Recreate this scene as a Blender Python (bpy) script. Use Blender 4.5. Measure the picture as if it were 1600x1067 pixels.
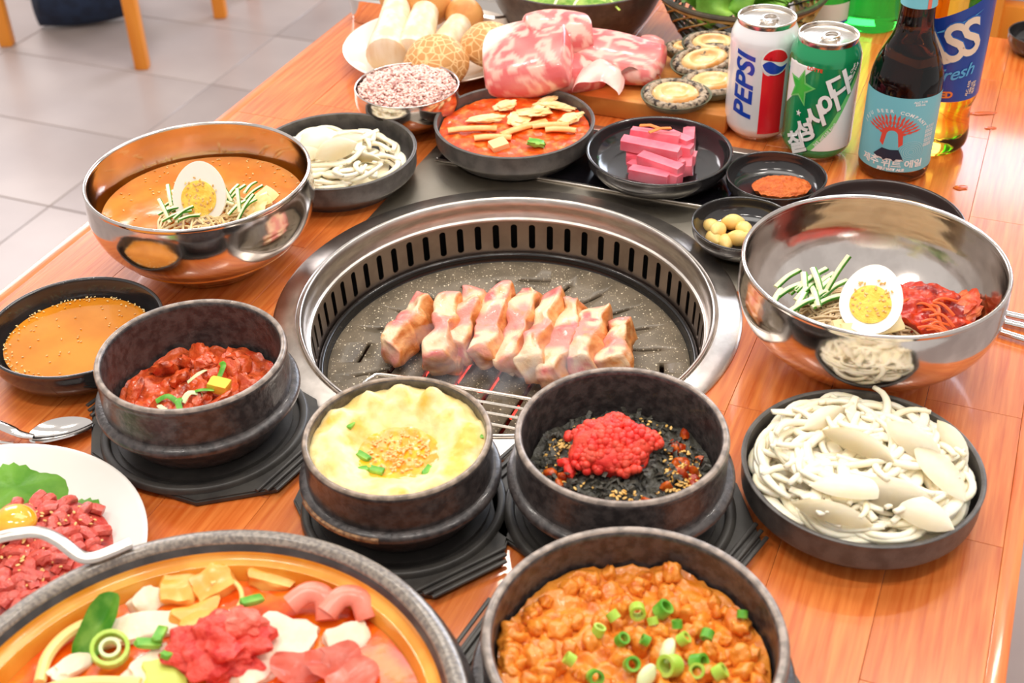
import bpy, bmesh, math, random
from mathutils import Vector, Matrix, noise
R = math.radians; PI = math.pi
sc = bpy.context.scene
COL = sc.collection
for o in list(bpy.data.objects): bpy.data.objects.remove(o)
T = 0.75            # table top height (m)
H = 0.62            # camera height above the table top
# ---------------------------------------------------------------- camera
FL, PITCH, ROLL = 2059.0, R(36.15), R(-1.77)
cf = Vector((0, math.cos(PITCH), -math.sin(PITCH))); r0 = Vector((1, 0, 0)); u0 = r0.cross(cf)
cr = r0*math.cos(ROLL) + u0*math.sin(ROLL); cu = -r0*math.sin(ROLL) + u0*math.cos(ROLL)
cam = bpy.data.objects.new('camera', bpy.data.cameras.new('camera')); COL.objects.link(cam)
cam.matrix_world = Matrix(((cr.x, cu.x, -cf.x, 0), (cr.y, cu.y, -cf.y, 0), (cr.z, cu.z, -cf.z, T+H), (0, 0, 0, 1)))
cam.data.sensor_width = 36; cam.data.lens = FL/1600*36; cam.data.clip_start = .01
cam.data.dof.use_dof = True; cam.data.dof.focus_distance = 1.06; cam.data.dof.aperture_fstop = 10
sc.camera = cam
def at(px, py, h=0.0):
    """world point at height h above the table top seen at a photo pixel"""
    d = cf + cr*((px-800)/FL) - cu*((py-533.5)/FL)
    return Vector((0, 0, T+H)) + d*((H-h)/-d.z)
# ---------------------------------------------------------------- world, lights, exposure
w = bpy.data.worlds.new('world'); sc.world = w; w.use_nodes = True
w.node_tree.nodes['Background'].inputs[0].default_value = (.96, .90, .86, 1)
w.node_tree.nodes['Background'].inputs[1].default_value = .80
def area(name, loc, target, sx, sy, power, col=(1, 1, 1)):
    l = bpy.data.lights.new(name, 'AREA'); l.shape = 'RECTANGLE'; l.size = sx; l.size_y = sy; l.energy = power; l.color = col
    o = bpy.data.objects.new(name, l); COL.objects.link(o); o.location = loc
    o.rotation_euler = (Vector(target)-Vector(loc)).to_track_quat('-Z', 'Y').to_euler(); return o
area('window_light', (2.7, 5.2, 2.42), (.6, 1.2, .75), 3.2, 1.6, 150, (.76, .84, 1))
area('window_light', (-2.4, 5.2, 2.4), (-.2, 1.2, .75), 2.0, 1.6, 70, (1, .93, .95))
area('ceiling_light', (.1, 1.55, 2.75), (0, .95, .75), 1.3, .9, 15, (1, .95, .88))
for lx, ly in ((-.75, .5), (.05, .25), (.85, .55), (-.8, 1.7), (.9, 1.8), (.1, 2.4)):
    for k in (-1, 0, 1):
        area('spot_lamp', (lx+k*.13, ly, 2.6), (lx+k*.13, ly, 0), .07, .07, 2.3, (1, .93, .84))
sc.view_settings.view_transform = 'Standard'; sc.view_settings.look = 'None'
sc.view_settings.gamma = 1; sc.view_settings.use_curve_mapping = False
sc.view_settings.exposure = 0.0
# ---------------------------------------------------------------- helpers
def lin(c):
    return tuple(((v/255)/12.92 if v/255 <= .04045 else ((v/255+.055)/1.055)**2.4) for v in c)
MATS = {}
def M(name, c=None, c2=None, s=30, rough=.5, metal=0, bump=0, bs=None, trans=0, sss=0, emit=0, coat=0, c3=None,
      st=(1, 1, 1), pos=(.4, .6), kind='noise', ior=1.45, det=4, spec=.5, rnd=False, shade=True, isl=False):
    if name in MATS: return MATS[name]
    m = bpy.data.materials.new(name); m.use_nodes = True; nt = m.node_tree; N = nt.nodes; L = nt.links
    b = N['Principled BSDF']; I = b.inputs
    I['Roughness'].default_value = rough; I['Metallic'].default_value = metal; I['IOR'].default_value = ior
    I['Transmission Weight'].default_value = trans; I['Coat Weight'].default_value = coat; I['Coat Roughness'].default_value = .10
    I['Specular IOR Level'].default_value = spec
    if sss:
        I['Subsurface Weight'].default_value = sss; I['Subsurface Radius'].default_value = (1, .5, .3); I['Subsurface Scale'].default_value = .004
    col = lambda c: (*lin(c), 1)
    I['Base Color'].default_value = col(c)
    tc = N.new('ShaderNodeTexCoord'); mp = N.new('ShaderNodeMapping'); mp.inputs['Scale'].default_value = st
    L.new(tc.outputs['Object'], mp.inputs[0]); vec = mp.outputs[0]
    if rnd or isl:
        ri = N.new('ShaderNodeObjectInfo') if rnd else N.new('ShaderNodeNewGeometry')
        out = ri.outputs['Random'] if rnd else ri.outputs['Random Per Island']
        if rnd:
            ad = N.new('ShaderNodeVectorMath'); ad.operation = 'MULTIPLY_ADD'; ad.inputs[1].default_value = (7.3, 5.1, 3.7)
            L.new(out, ad.inputs[0]); L.new(vec, ad.inputs[2]); vec = ad.outputs[0]
    if c2:
        if kind == 'noise':
            t = N.new('ShaderNodeTexNoise'); t.inputs['Scale'].default_value = s; t.inputs['Detail'].default_value = det; fac = t.outputs['Fac']
        elif kind == 'vor':
            t = N.new('ShaderNodeTexVoronoi'); t.feature = 'DISTANCE_TO_EDGE'; t.inputs['Scale'].default_value = s; fac = t.outputs['Distance']
        elif kind == 'spot':
            t = N.new('ShaderNodeTexVoronoi'); t.inputs['Scale'].default_value = s; fac = t.outputs['Distance']
        else:
            t = N.new('ShaderNodeTexWave'); t.inputs['Scale'].default_value = s; t.inputs['Distortion'].default_value = 6
            t.inputs['Detail'].default_value = 3; t.inputs['Detail Scale'].default_value = 1.5; fac = t.outputs['Fac']
        L.new(vec, t.inputs['Vector'])
        if isl: fac = out
        rp = N.new('ShaderNodeValToRGB'); e = rp.color_ramp.elements
        e[0].position, e[1].position = pos; e[0].color = col(c); e[1].color = col(c2)
        if c3: x = e.new((pos[0]+pos[1])/2); x.color = col(c3)
        L.new(fac, rp.inputs[0]); cout = rp.outputs[0]
        if rnd and shade:
            hs = N.new('ShaderNodeHueSaturation'); ma = N.new('ShaderNodeMath'); ma.operation = 'MULTIPLY_ADD'
            ma.inputs[1].default_value = .28; ma.inputs[2].default_value = .86; L.new(out, ma.inputs[0]); L.new(ma.outputs[0], hs.inputs['Value'])
            L.new(cout, hs.inputs['Color']); cout = hs.outputs[0]
        L.new(cout, I['Base Color'])
        if emit: L.new(cout, I['Emission Color'])
    if emit:
        I['Emission Strength'].default_value = emit
        if not c2: I['Emission Color'].default_value = col(c)
    if bump:
        t2 = N.new('ShaderNodeTexNoise'); t2.inputs['Scale'].default_value = bs or s; t2.inputs['Detail'].default_value = 4
        L.new(vec, t2.inputs['Vector']); bp = N.new('ShaderNodeBump'); bp.inputs['Strength'].default_value = min(1, bump)
        bp.inputs['Distance'].default_value = .0015; L.new(t2.outputs['Fac'], bp.inputs['Height']); L.new(bp.outputs[0], I['Normal'])
    MATS[name] = m; return m
def obj(name, bm, mat, parent=None, loc=None, rot=None, smooth=True, kind=None):
    if isinstance(bm, bmesh.types.BMesh):
        me = bpy.data.meshes.new(name); bmesh.ops.recalc_face_normals(bm, faces=bm.faces) if len(bm.faces) < 200000 else None
        bm.to_mesh(me); bm.free()
        if smooth:
            me.polygons.foreach_set('use_smooth', [True]*len(me.polygons))
            me.set_sharp_from_angle(angle=R(42)) if smooth != 'all' else None
    else: me = bm
    ms = mat if isinstance(mat, (list, tuple)) else [mat]
    if not len(me.materials):
        for m in ms: me.materials.append(m)
    o = bpy.data.objects.new(name, me); COL.objects.link(o)
    if parent: o.parent = parent
    if loc is not None: o.location = loc
    if rot is not None: o.rotation_euler = rot
    if kind: o['kind'] = kind
    return o
def tag(o, label, cat, group=None):
    o['label'] = label; o['category'] = cat
    if group: o['group'] = group
    return o
def thing(name, label, cat, loc=(0, 0, 0), rotz=0, group=None):
    o = bpy.data.objects.new(name, None); COL.objects.link(o); o.location = loc; o.rotation_euler = (0, 0, rotz); o.empty_display_size = .02
    return tag(o, label, cat, group)
def copy_tree(o, loc=None, rot=None, label=None, parent=None, mesh=None):
    c = o.copy(); COL.objects.link(c)
    if parent: c.parent = parent
    if mesh: c.data = mesh
    if loc is not None: c.location = loc
    if rot is not None: c.rotation_euler = rot
    if label: c['label'] = label
    for ch in [k for k in bpy.data.objects if k.parent == o]: copy_tree(ch, parent=c)
    return c
def lathe(prof, n=64, bm=None, closed=True):
    bm = bm or bmesh.new(); rings = []
    for r, z in prof:
        if r < 1e-6: rings.append([bm.verts.new((0, 0, z))])
        else: rings.append([bm.verts.new((r*math.cos(2*PI*i/n), r*math.sin(2*PI*i/n), z)) for i in range(n)])
    for a, b in zip(rings, rings[1:]):
        for i in range(n):
            j = (i+1) % n
            if len(a) == 1 and len(b) == 1: break
            if len(a) == 1: bm.faces.new((a[0], b[j], b[i]))
            elif len(b) == 1: bm.faces.new((a[i], a[j], b[0]))
            else: bm.faces.new((a[i], a[j], b[j], b[i]))
    return bm
def crv(prof, sub=4):
    """smooth a profile with Catmull-Rom"""
    P = [Vector((a, b, 0)) for a, b in prof]; out = []
    for i in range(len(P)-1):
        p0, p1, p2, p3 = P[max(i-1, 0)], P[i], P[i+1], P[min(i+2, len(P)-1)]
        for k in range(sub):
            t = k/sub
            v = .5*((2*p1)+(p2-p0)*t+(2*p0-5*p1+4*p2-p3)*t*t+(3*p1-p0-3*p2+p3)*t**3); out.append((max(v.x, 0), v.y))
    out.append(prof[-1]); return out
def crv3(P, sub=5):
    P = [Vector(p) for p in P]; out = []
    for i in range(len(P)-1):
        p0, p1, p2, p3 = P[max(i-1, 0)], P[i], P[i+1], P[min(i+2, len(P)-1)]
        for k in range(sub):
            t = k/sub; out.append(.5*((2*p1)+(p2-p0)*t+(2*p0-5*p1+4*p2-p3)*t*t+(3*p1-p0-3*p2+p3)*t**3))
    out.append(P[-1]); return out
def sweep(pts, w, t=None, n=8, up=(0, 0, 1), bm=None, closed=False):
    """tube of elliptical section: w = half width, t = half thickness (numbers or functions of 0..1)"""
    bm = bm or bmesh.new(); pts = [Vector(p) for p in pts]; m = len(pts); t = w if t is None else t; rings = []; up = Vector(up)
    for i, p in enumerate(pts):
        if closed: d = pts[(i+1) % m]-pts[i-1]
        else: d = pts[min(i+1, m-1)]-pts[max(i-1, 0)]
        d.normalize(); s = d.cross(up)
        if s.length < 1e-3: s = d.cross(Vector((1, 0, .1)))
        s.normalize(); v = s.cross(d); f = i/(m-1)
        ww = w(f) if callable(w) else w; tt = t(f) if callable(t) else t
        rings.append([bm.verts.new(p+s*ww*math.cos(2*PI*k/n)+v*tt*math.sin(2*PI*k/n)) for k in range(n)])
    prs = list(zip(rings, rings[1:])) + ([(rings[-1], rings[0])] if closed else [])
    for a, b in prs:
        for k in range(n): bm.faces.new((a[k], a[(k+1) % n], b[(k+1) % n], b[k]))
    if not closed: bm.faces.new(rings[0][::-1]); bm.faces.new(rings[-1])
    return bm
def box(x0, x1, y0, y1, z0, z1, bev=0, bm=None, seg=2):
    b2 = bmesh.new(); vs = [b2.verts.new((x, y, z)) for z in (z0, z1) for y in (y0, y1) for x in (x0, x1)]
    for f in ((0, 2, 3, 1), (4, 5, 7, 6), (0, 1, 5, 4), (2, 6, 7, 3), (0, 4, 6, 2), (1, 3, 7, 5)): b2.faces.new([vs[i] for i in f])
    if bev: bmesh.ops.bevel(b2, geom=b2.edges[:], offset=bev, segments=seg, affect='EDGES', profile=.5)
    if bm is None: return b2
    merge(bm, b2); return bm
def merge(bm, b2, mat=None):
    if mat is not None: bmesh.ops.transform(b2, matrix=mat, verts=b2.verts)
    mp = {}
    for v in b2.verts: mp[v] = bm.verts.new(v.co)
    for f in b2.faces:
        try: nf = bm.faces.new([mp[v] for v in f.verts]); nf.material_index = f.material_index
        except ValueError: pass
    b2.free(); return bm
def prism(poly, z0, z1, bev=0):
    bm = bmesh.new(); a = [bm.verts.new((x, y, z0)) for x, y in poly]; b = [bm.verts.new((x, y, z1)) for x, y in poly]; n = len(poly)
    bm.faces.new(a[::-1]); tf = bm.faces.new(b)
    for i in range(n): bm.faces.new((a[i], a[(i+1) % n], b[(i+1) % n], b[i]))
    if bev: bmesh.ops.bevel(bm, geom=[e for e in bm.edges if abs(e.verts[0].co.z-e.verts[1].co.z) < 1e-6], offset=bev, segments=2, affect='EDGES')
    return bm
def nz(p, s, seed=0): return noise.noise(Vector((p[0]*s+seed*3.17, p[1]*s+seed*1.7, p[2]*s-seed)))
def blob(sx, sy, sz, amp=.15, fr=1.5, seed=0, sub=3, flat=False):
    bm = bmesh.new(); bmesh.ops.create_icosphere(bm, subdivisions=sub, radius=1)
    for v in bm.verts:
        k = 1+amp*nz(v.co, fr, seed)+amp*.5*nz(v.co, fr*2.3, seed+5)
        v.co = Vector((v.co.x*k*sx, v.co.y*k*sy, (max(v.co.z, -.45) if flat else v.co.z)*k*sz))
    return bm
def chunk(sx, sy, sz, amp=.12, seed=0, cuts=3, fr=2.0, rd=.35):
    """soft irregular block"""
    bm = bmesh.new(); bmesh.ops.create_cube(bm, size=2); bmesh.ops.subdivide_edges(bm, edges=bm.edges[:], cuts=cuts, use_grid_fill=True)
    for v in bm.verts:
        c = v.co.copy(); m = max(abs(c.x), abs(c.y), abs(c.z)); s = c.normalized()*m*1.15; c = c.lerp(s, rd)
        k = 1+amp*nz(c, fr, seed)*2; v.co = Vector((c.x*sx*k, c.y*sy*k, c.z*sz*k))
    return bm
def heap(rad, fn, nr=24, na=72, skirt=.004):
    """round food surface: z = fn(x, y), closed underneath"""
    bm = bmesh.new(); c = bm.verts.new((0, 0, fn(0, 0))); prev = None
    for i in range(1, nr+1):
        r = rad*i/nr; ring = [bm.verts.new((r*math.cos(2*PI*k/na), r*math.sin(2*PI*k/na), fn(r*math.cos(2*PI*k/na), r*math.sin(2*PI*k/na)))) for k in range(na)]
        for k in range(na):
            j = (k+1) % na
            if prev is None: bm.faces.new((c, ring[k], ring[j]))
            else: bm.faces.new((prev[k], ring[k], ring[j], prev[j]))
        prev = ring
    low = [bm.verts.new((v.co.x*.9, v.co.y*.9, v.co.z-skirt)) for v in prev]
    for k in range(na): bm.faces.new((prev[k], low[k], low[(k+1) % na], prev[(k+1) % na]))
    bm.faces.new(low[::-1]); return bm
def rotm(rx=0, ry=0, rz=0, loc=(0, 0, 0)):
    return Matrix.Translation(loc) @ Matrix.Rotation(rz, 4, 'Z') @ Matrix.Rotation(ry, 4, 'Y') @ Matrix.Rotation(rx, 4, 'X')
def text(body, size, shear=0, off=0, space=1.0, rot=0, loc=(0, 0), sx=1.0, align='CENTER'):
    cu_ = bpy.data.curves.new('t', 'FONT'); cu_.body = body; cu_.size = size; cu_.shear = shear; cu_.offset = off; cu_.space_character = space
    cu_.align_x = align; cu_.align_y = 'CENTER'; cu_.resolution_u = 4
    to = bpy.data.objects.new('t', cu_); COL.objects.link(to); dg = bpy.context.evaluated_depsgraph_get()
    me = bpy.data.meshes.new_from_object(to.evaluated_get(dg)); bpy.data.objects.remove(to); bpy.data.curves.remove(cu_)
    bm = bmesh.new(); bm.from_mesh(me); bpy.data.meshes.remove(me)
    bmesh.ops.transform(bm, matrix=Matrix.Translation((loc[0], loc[1], 0)) @ Matrix.Rotation(rot, 4, 'Z') @ Matrix.Diagonal((sx, 1, 1, 1)), verts=bm.verts)
    return bm
def poly2(pts, bm=None):
    bm = bm or bmesh.new(); bm.faces.new([bm.verts.new((x, y, 0)) for x, y in pts]); return bm
def disc2(x, y, r, n=28, a0=0, a1=2*PI, bm=None):
    return poly2([(x+r*math.cos(a0+(a1-a0)*k/n), y+r*math.sin(a0+(a1-a0)*k/n)) for k in range(n)], bm)
YSC = [1.0, 0.0]
def wrap(name, bm, mat, parent, rad, a0, z0, eps=.0002, step=.002):
    """bend a flat print (x right, y up) round an upright can or bottle; rad is a number or a function of height"""
    bmesh.ops.triangulate(bm, faces=bm.faces[:])
    for v in bm.verts: v.co.y = v.co.y*YSC[0]+YSC[1]
    xs = [v.co.x for v in bm.verts]; x = math.floor(min(xs)/step)*step
    while x < max(xs):
        bmesh.ops.bisect_plane(bm, geom=bm.verts[:]+bm.edges[:]+bm.faces[:], plane_co=(x, 0, 0), plane_no=(1, 0, 0)); x += step
    if callable(rad):
        ys = [v.co.y for v in bm.verts]; y = min(ys)+step*2
        while y < max(ys):
            bmesh.ops.bisect_plane(bm, geom=bm.verts[:]+bm.edges[:]+bm.faces[:], plane_co=(0, y, 0), plane_no=(0, 1, 0)); y += step*2
    r_ = rad(z0) if callable(rad) else rad
    for v in bm.verts:
        a = a0+v.co.x/r_; rr = (rad(z0+v.co.y) if callable(rad) else rad)+eps; z = z0+v.co.y
        v.co = Vector((rr*math.cos(a), rr*math.sin(a), z))
    for f in bm.faces:
        c = f.calc_center_median(); f.normal_update()
        if f.normal.dot(Vector((c.x, c.y, 0))) < 0: f.normal_flip()
    me = bpy.data.meshes.new(name); bm.to_mesh(me); bm.free()
    return obj(name, me, mat, parent)
def boolean(o, cutter):
    md = o.modifiers.new('b', 'BOOLEAN'); md.operation = 'DIFFERENCE'; md.solver = 'EXACT'; md.use_self = True; md.object = cutter
    bpy.context.view_layer.update(); dg = bpy.context.evaluated_depsgraph_get()
    me = bpy.data.meshes.new_from_object(o.evaluated_get(dg)); o.modifiers.clear(); o.data = me; return o
# ---------------------------------------------------------------- materials
STEEL = M('brushed_steel', (226, 218, 210), (208, 200, 192), s=60, metal=1, rough=.30, bump=.06, bs=200, st=(1, 1, 6))
BOWLSTEEL = M('bowl_steel', (226, 218, 212), (206, 198, 192), s=25, metal=1, rough=.13, bump=.10, bs=60)
PANEL = M('panel_steel', (206, 198, 184), (186, 178, 162), s=12, metal=1, rough=.33, bump=.05, bs=300)
STONE = M('matt_black_stoneware', (92, 87, 83), (74, 70, 67), s=90, rough=.38, bump=.15, bs=500, spec=.6)
GLOSSY = M('glossy_black_melamine', (52, 49, 49), (42, 40, 41), s=20, rough=.14, coat=.5, spec=.6)
POTMAT = M('earthenware_glaze', (84, 77, 75), (56, 51, 51), s=160, rough=.30, bump=.35, bs=420, coat=.25)
TRIVET = M('trivet_plastic', (72, 69, 65), (60, 57, 55), s=60, rough=.38)
WHITE = M('white_porcelain', (240, 234, 228), (234, 228, 220), s=8, rough=.12, coat=.6)
WOODT = M('table_wood', (200, 92, 30), (230, 134, 64), s=30, st=(9, .45, 1), rough=.30, bump=.10, bs=90, coat=.6, rnd=True, pos=(.3, .7), det=8)
WOODT.node_tree.nodes['Math'].inputs[1].default_value = .16; WOODT.node_tree.nodes['Math'].inputs[2].default_value = .92
WOODC = M('chair_wood', (226, 134, 36), (240, 152, 52), s=14, st=(1, 1, .2), rough=.4)
BOARD = M('board_wood', (206, 128, 54), (226, 152, 74), s=20, st=(1, 5, 1), rough=.5, bump=.1)
# ================================================================ SETTING: floor, table
YAW = R(23)                                       # the table runs 23 degrees right of the view
GX, GY = -.0035, .897                             # centre of the grill
def tb(u, v, z=0): return Vector((GX+u*math.cos(YAW)+v*math.sin(YAW), GY-u*math.sin(YAW)+v*math.cos(YAW), T+z))
random.seed(3)
TILE = M('floor_tile_stone', (164, 150, 146), (184, 170, 164), s=3.5, rough=.32, bump=.06, bs=30, rnd=True, pos=(.3, .7), det=6)
TILE.node_tree.nodes['Math'].inputs[1].default_value = .08; TILE.node_tree.nodes['Math'].inputs[2].default_value = .96
fl = bpy.data.objects.new('floor', None); COL.objects.link(fl); fl['kind'] = 'structure'
obj('grout_bed', box(-4.2, 4.2, -.6, 6.6, -.03, -.0035), M('grout', (168, 154, 150), rough=.8), fl)
tm = None
tx, ty = .62, .31
jx, jy = -.956, 2.404
for i in range(-5, 7):
    for j in range(-13, 13):
        u, v = (i+.5)*tx, (j+.5)*ty
        x = jx+u*math.cos(YAW)+v*math.sin(YAW); y = jy-u*math.sin(YAW)+v*math.cos(YAW)
        if not (-3.6 < x < 3.6 and -.2 < y < 6): continue
        if tm is None:
            o = obj('tile', box(-tx/2+.0012, tx/2-.0012, -ty/2+.0012, ty/2-.0012, -.02, 0, .0015, seg=1), TILE, fl); tm = o.data
        else: o = obj('tile', tm, TILE, fl)
        o.location = (x, y, 0); o.rotation_euler = (0, 0, -YAW)
# table: staves of a butcher-block top on a steel pedestal
tab = thing('dining_table', 'orange-brown wooden butcher-block dining table with round grill opening', 'table', tb(0, 0, -T), -YAW)
UW, V0, V1 = .4065, -.80, .69
cut = obj('cutter', lathe([(0, -.1), (.186, -.1), (.186, .1), (0, .1)], 96), WOODT, loc=(0, 0, T))
cut.parent = tab
stw = UW*2/12; rows = 12
mesh_cache = {}
for i in range(rows):
    u0_ = -UW+i*stw; v = V0 - random.uniform(0, .25)
    while v < V1:
        ln = random.choice((.14, .20, .28)); a, b = max(v, V0), min(v+ln, V1); v += ln
        if b-a < .03: b = min(a+.03, V1)
        g = .00012
        key = round(b-a, 4)
        cx_, cy_ = u0_+stw/2, (a+b)/2
        near = math.hypot(max(abs(cx_)-stw/2, 0), max(abs(cy_)-(b-a)/2, 0)) < .187
        far = max(math.hypot(cx_+sx*stw/2, cy_+sy*(b-a)/2) for sx in (-1, 1) for sy in (-1, 1))
        if far < .185: continue
        if key not in mesh_cache or near:
            o = obj('stave', box(-stw/2+g, stw/2-g, -(b-a)/2+g, (b-a)/2-g, -.032, 0, .00022, seg=1), WOODT, tab, smooth=False)
            if not near: mesh_cache[key] = o.data
        else: o = obj('stave', mesh_cache[key], WOODT, tab)
        o.location = (cx_, cy_, T)
        if near: boolean(o, cut)
bpy.data.objects.remove(cut)
obj('edge_rail', box(-UW-.012, -UW, V0, V1, T-.034, T-.0002, .001), WOODT, tab); obj('edge_rail', box(UW, UW+.012, V0, V1, T-.034, T-.0002, .001), WOODT, tab)
obj('pedestal', box(-.21, .21, -.30, .30, .02, T-.16, .01), M('pedestal_grey', (70, 66, 64), rough=.5), tab)
obj('base_plate', box(-.30, .30, -.42, .42, 0, .02, .004), MATS['pedestal_grey'], tab)
# ================================================================ GRILL
gr = thing('table_grill', 'round stainless table grill with slotted wall and black speckled pan', 'grill', (GX, GY, T))
DARK = M('soot_black', (16, 15, 15), rough=.7)
# flange and rolled lip
flange = [(.1705, .0015), (.1735, .0045), (.1765, .0035), (.1900, .0030), (.1925, .0012), (.1925, -.0002), (.1860, -.0012), (.1700, -.003)]
fb = lathe(flange+[flange[0]], 128); obj('flange', fb, STEEL, gr)
lip = crv([(.1700, -.003), (.1712, .0040), (.1700, .0060), (.1685, .0050), (.1672, .0005), (.1668, -.0060), (.1655, -.0110), (.1648, -.0125), (.1630, -.0130), (.1625, -.0150)], 4)
obj('lip', lathe(lip+[(.166, -.016), (.168, -.010), lip[0]], 128), STEEL, gr)
# wall with 60 real slots: strip of quads round each slot
NS = 60; zt, zb = -.0150, -.0490; st_, sb_ = -.0185, -.0440
bm = bmesh.new()
def wv(a, z, dr=0): r = .1628-.0018*(zt-z)/(zt-zb)+dr; return bm.verts.new((r*math.cos(a), r*math.sin(a), z))
hw = .0030/.162
def slot_outline(a):
    P = []; rz = .0026
    for k in range(7): t = PI*k/6; P.append((a+hw*math.cos(t), st_-rz+rz*math.sin(t)))
    for k in range(7): t = PI+PI*k/6; P.append((a+hw*math.cos(t), sb_+rz+rz*math.sin(t)))
    return P
for k in range(NS):
    a = 2*PI*(k+.5)/NS; d = PI/NS; P = slot_outline(a); inner = [wv(*p) for p in P]; outb = [wv(p[0], p[1], .0012) for p in P]
    outer = []
    for (pa, pz) in P:
        dx, dz = (pa-a)/hw, 0
        if pz > st_-.0027: q = (a+(pa-a)/hw*d, zt)
        elif pz < sb_+.0027: q = (a+(pa-a)/hw*d, zb)
        else: q = (a+math.copysign(d, pa-a), pz)
        outer.append(q)
    # corner-friendly outer loop
    outer = [(a+d*math.copysign(min(1, abs(x-a)/d), x-a), z) for x, z in outer]
    ov = [wv(*q) for q in outer]; n = len(P)
    for i in range(n):
        j = (i+1) % n
        if i == 6 or i == 13: bm.faces.new((inner[i], ov[i], ov[j], inner[j]))
        else: bm.faces.new((inner[i], ov[i], ov[j], inner[j]))
        bm.faces.new((inner[i], inner[j], outb[j], outb[i]))
bmesh.ops.remove_doubles(bm, verts=bm.verts, dist=1e-5)
obj('slotted_wall', bm, M('wall_steel', (186, 170, 160), (168, 152, 142), s=30, metal=1, rough=.30, bump=.1, bs=150), gr)
obj('outer_shell', lathe([(.178, -.010), (.181, -.014), (.181, -.12), (0, -.12), (0, -.116), (.177, -.116), (.177, -.014)], 96), DARK, gr)
# rolled black rim and the pan
obj('pan_rim', lathe(crv([(.1612, -.0495), (.1600, -.0475), (.1580, -.0468), (.1560, -.0480), (.1550, -.0515), (.1535, -.0545), (.1515, -.0555)], 4)+[(.1515, -.060), (.1612, -.060), (.1612, -.0495)], 128),
    M('pan_rim_black', (34, 32, 31), rough=.16, coat=.4, metal=.3), gr)
PAN = M('speckled_stone_coating', (122, 110, 92), (104, 94, 78), s=40, rough=.36, bump=.12, bs=300, spec=.6)
nt = PAN.node_tree; N = nt.nodes; L = nt.links
tcn = N.new('ShaderNodeTexCoord'); prev = N['Principled BSDF'].inputs['Base Color'].links[0].from_socket
for (s_, th, cc) in ((260, .19, (236, 222, 194)), (520, .22, (222, 206, 174)), (900, .16, (30, 26, 22))):
    vo = N.new('ShaderNodeTexVoronoi'); vo.inputs['Scale'].default_value = s_; L.new(tcn.outputs['Object'], vo.inputs['Vector'])
    cm = N.new('ShaderNodeMath'); cm.operation = 'LESS_THAN'; cm.inputs[1].default_value = th; L.new(vo.outputs['Distance'], cm.inputs[0])
    sp = N.new('ShaderNodeSeparateColor'); L.new(vo.outputs['Color'], sp.inputs[0]); c2_ = N.new('ShaderNodeMath'); c2_.operation = 'LESS_THAN'; c2_.inputs[1].default_value = .42
    L.new(sp.outputs[0], c2_.inputs[0]); mu = N.new('ShaderNodeMath'); mu.operation = 'MULTIPLY'; L.new(cm.outputs[0], mu.inputs[0]); L.new(c2_.outputs[0], mu.inputs[1])
    mx = N.new('ShaderNodeMix'); mx.data_type = 'RGBA'; L.new(mu.outputs[0], mx.inputs[0]); L.new(prev, mx.inputs[6]); mx.inputs[7].default_value = (*lin(cc), 1); prev = mx.outputs[2]
L.new(prev, N['Principled BSDF'].inputs['Base Color'])
ZP = -.0530
pan = obj('pan', lathe([(0, ZP-.0015), (.115, ZP-.0010), (.124, ZP+.0002), (.1500, ZP+.0008), (.1535, ZP-.001), (.1535, ZP-.006), (.05, ZP-.007), (0, ZP-.007)], 128), PAN, gr)
cb = bmesh.new()
def slot(p, q, wd=.0032):
    a = at(*p, ZP)-Vector((GX, GY, T)); b = at(*q, ZP)-Vector((GX, GY, T)); a.z = b.z = 0; d = b-a; ln = d.length; an = math.atan2(d.y, d.x)
    n = 6; P = [(ln/2-wd/2+wd/2*math.cos(-PI/2+PI*k/n), wd/2*math.sin(-PI/2+PI*k/n)) for k in range(n+1)]; P += [(-x, -y) for x, y in P]
    merge(cb, prism(P, ZP-.02, ZP+.02), Matrix.Translation(((a+b)/2)) @ Matrix.Rotation(an, 4, 'Z'))
SL = [((620, 485), (650, 493)), ((668, 463), (701, 476)), ((721, 446), (741, 465)), ((779, 438), (781, 459)), ((810, 437), (861, 439)), ((832, 449), (826, 458)),
      ((892, 445), (867, 463)), ((941, 460), (904, 475)), ((984, 483), (935, 494)), ((1015, 513), (960, 516)), ((1034, 547), (985, 545)), ((1034, 567), (1034, 584)),
      ((578, 535), (559, 567)), ((554, 588), (614, 573)), ((588, 515), (600, 512))]
for a, b in SL: slot(a, b, .0040)
VL = tb(0, 1)-tb(0, 0)
for k in range(-3, 4):                             # long parallel slots under the meat
    c = Vector((k*.0295*math.cos(YAW)-.012, -k*.0295*math.sin(YAW)-.030, 0)); an = math.atan2(VL.y, VL.x); ln = .13-abs(k)*.008; wd = .0048; n = 6
    P = [(ln/2-wd/2+wd/2*math.cos(-PI/2+PI*q/n), wd/2*math.sin(-PI/2+PI*q/n)) for q in range(n+1)]; P += [(-x, -y) for x, y in P]
    merge(cb, prism(P, ZP-.02, ZP+.02), Matrix.Translation(c) @ Matrix.Rotation(an, 4, 'Z'))
cut = obj('cutter', cb, DARK, gr); boolean(pan, cut); bpy.data.objects.remove(cut)
# embers under the pan
EMB = M('glowing_ember', (255, 60, 30), (60, 8, 6), s=90, rough=.8, emit=2.2, pos=(.42, .60), c3=(240, 70, 60))
for k in range(30):
    a = random.uniform(0, 2*PI); r = .075*math.sqrt(random.random())
    o = obj('ember', blob(.011, .010, .008, .4, 1.4, k, 2), EMB, gr, (r*math.cos(a)-.01, r*math.sin(a)-.045, -.070)); o.rotation_euler = (a, a*2, a*3)
obj('ember_tray', lathe([(0, -.080), (.13, -.080), (.135, -.070), (.137, -.070), (.132, -.082), (0, -.082)], 48), DARK, gr)
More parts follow.
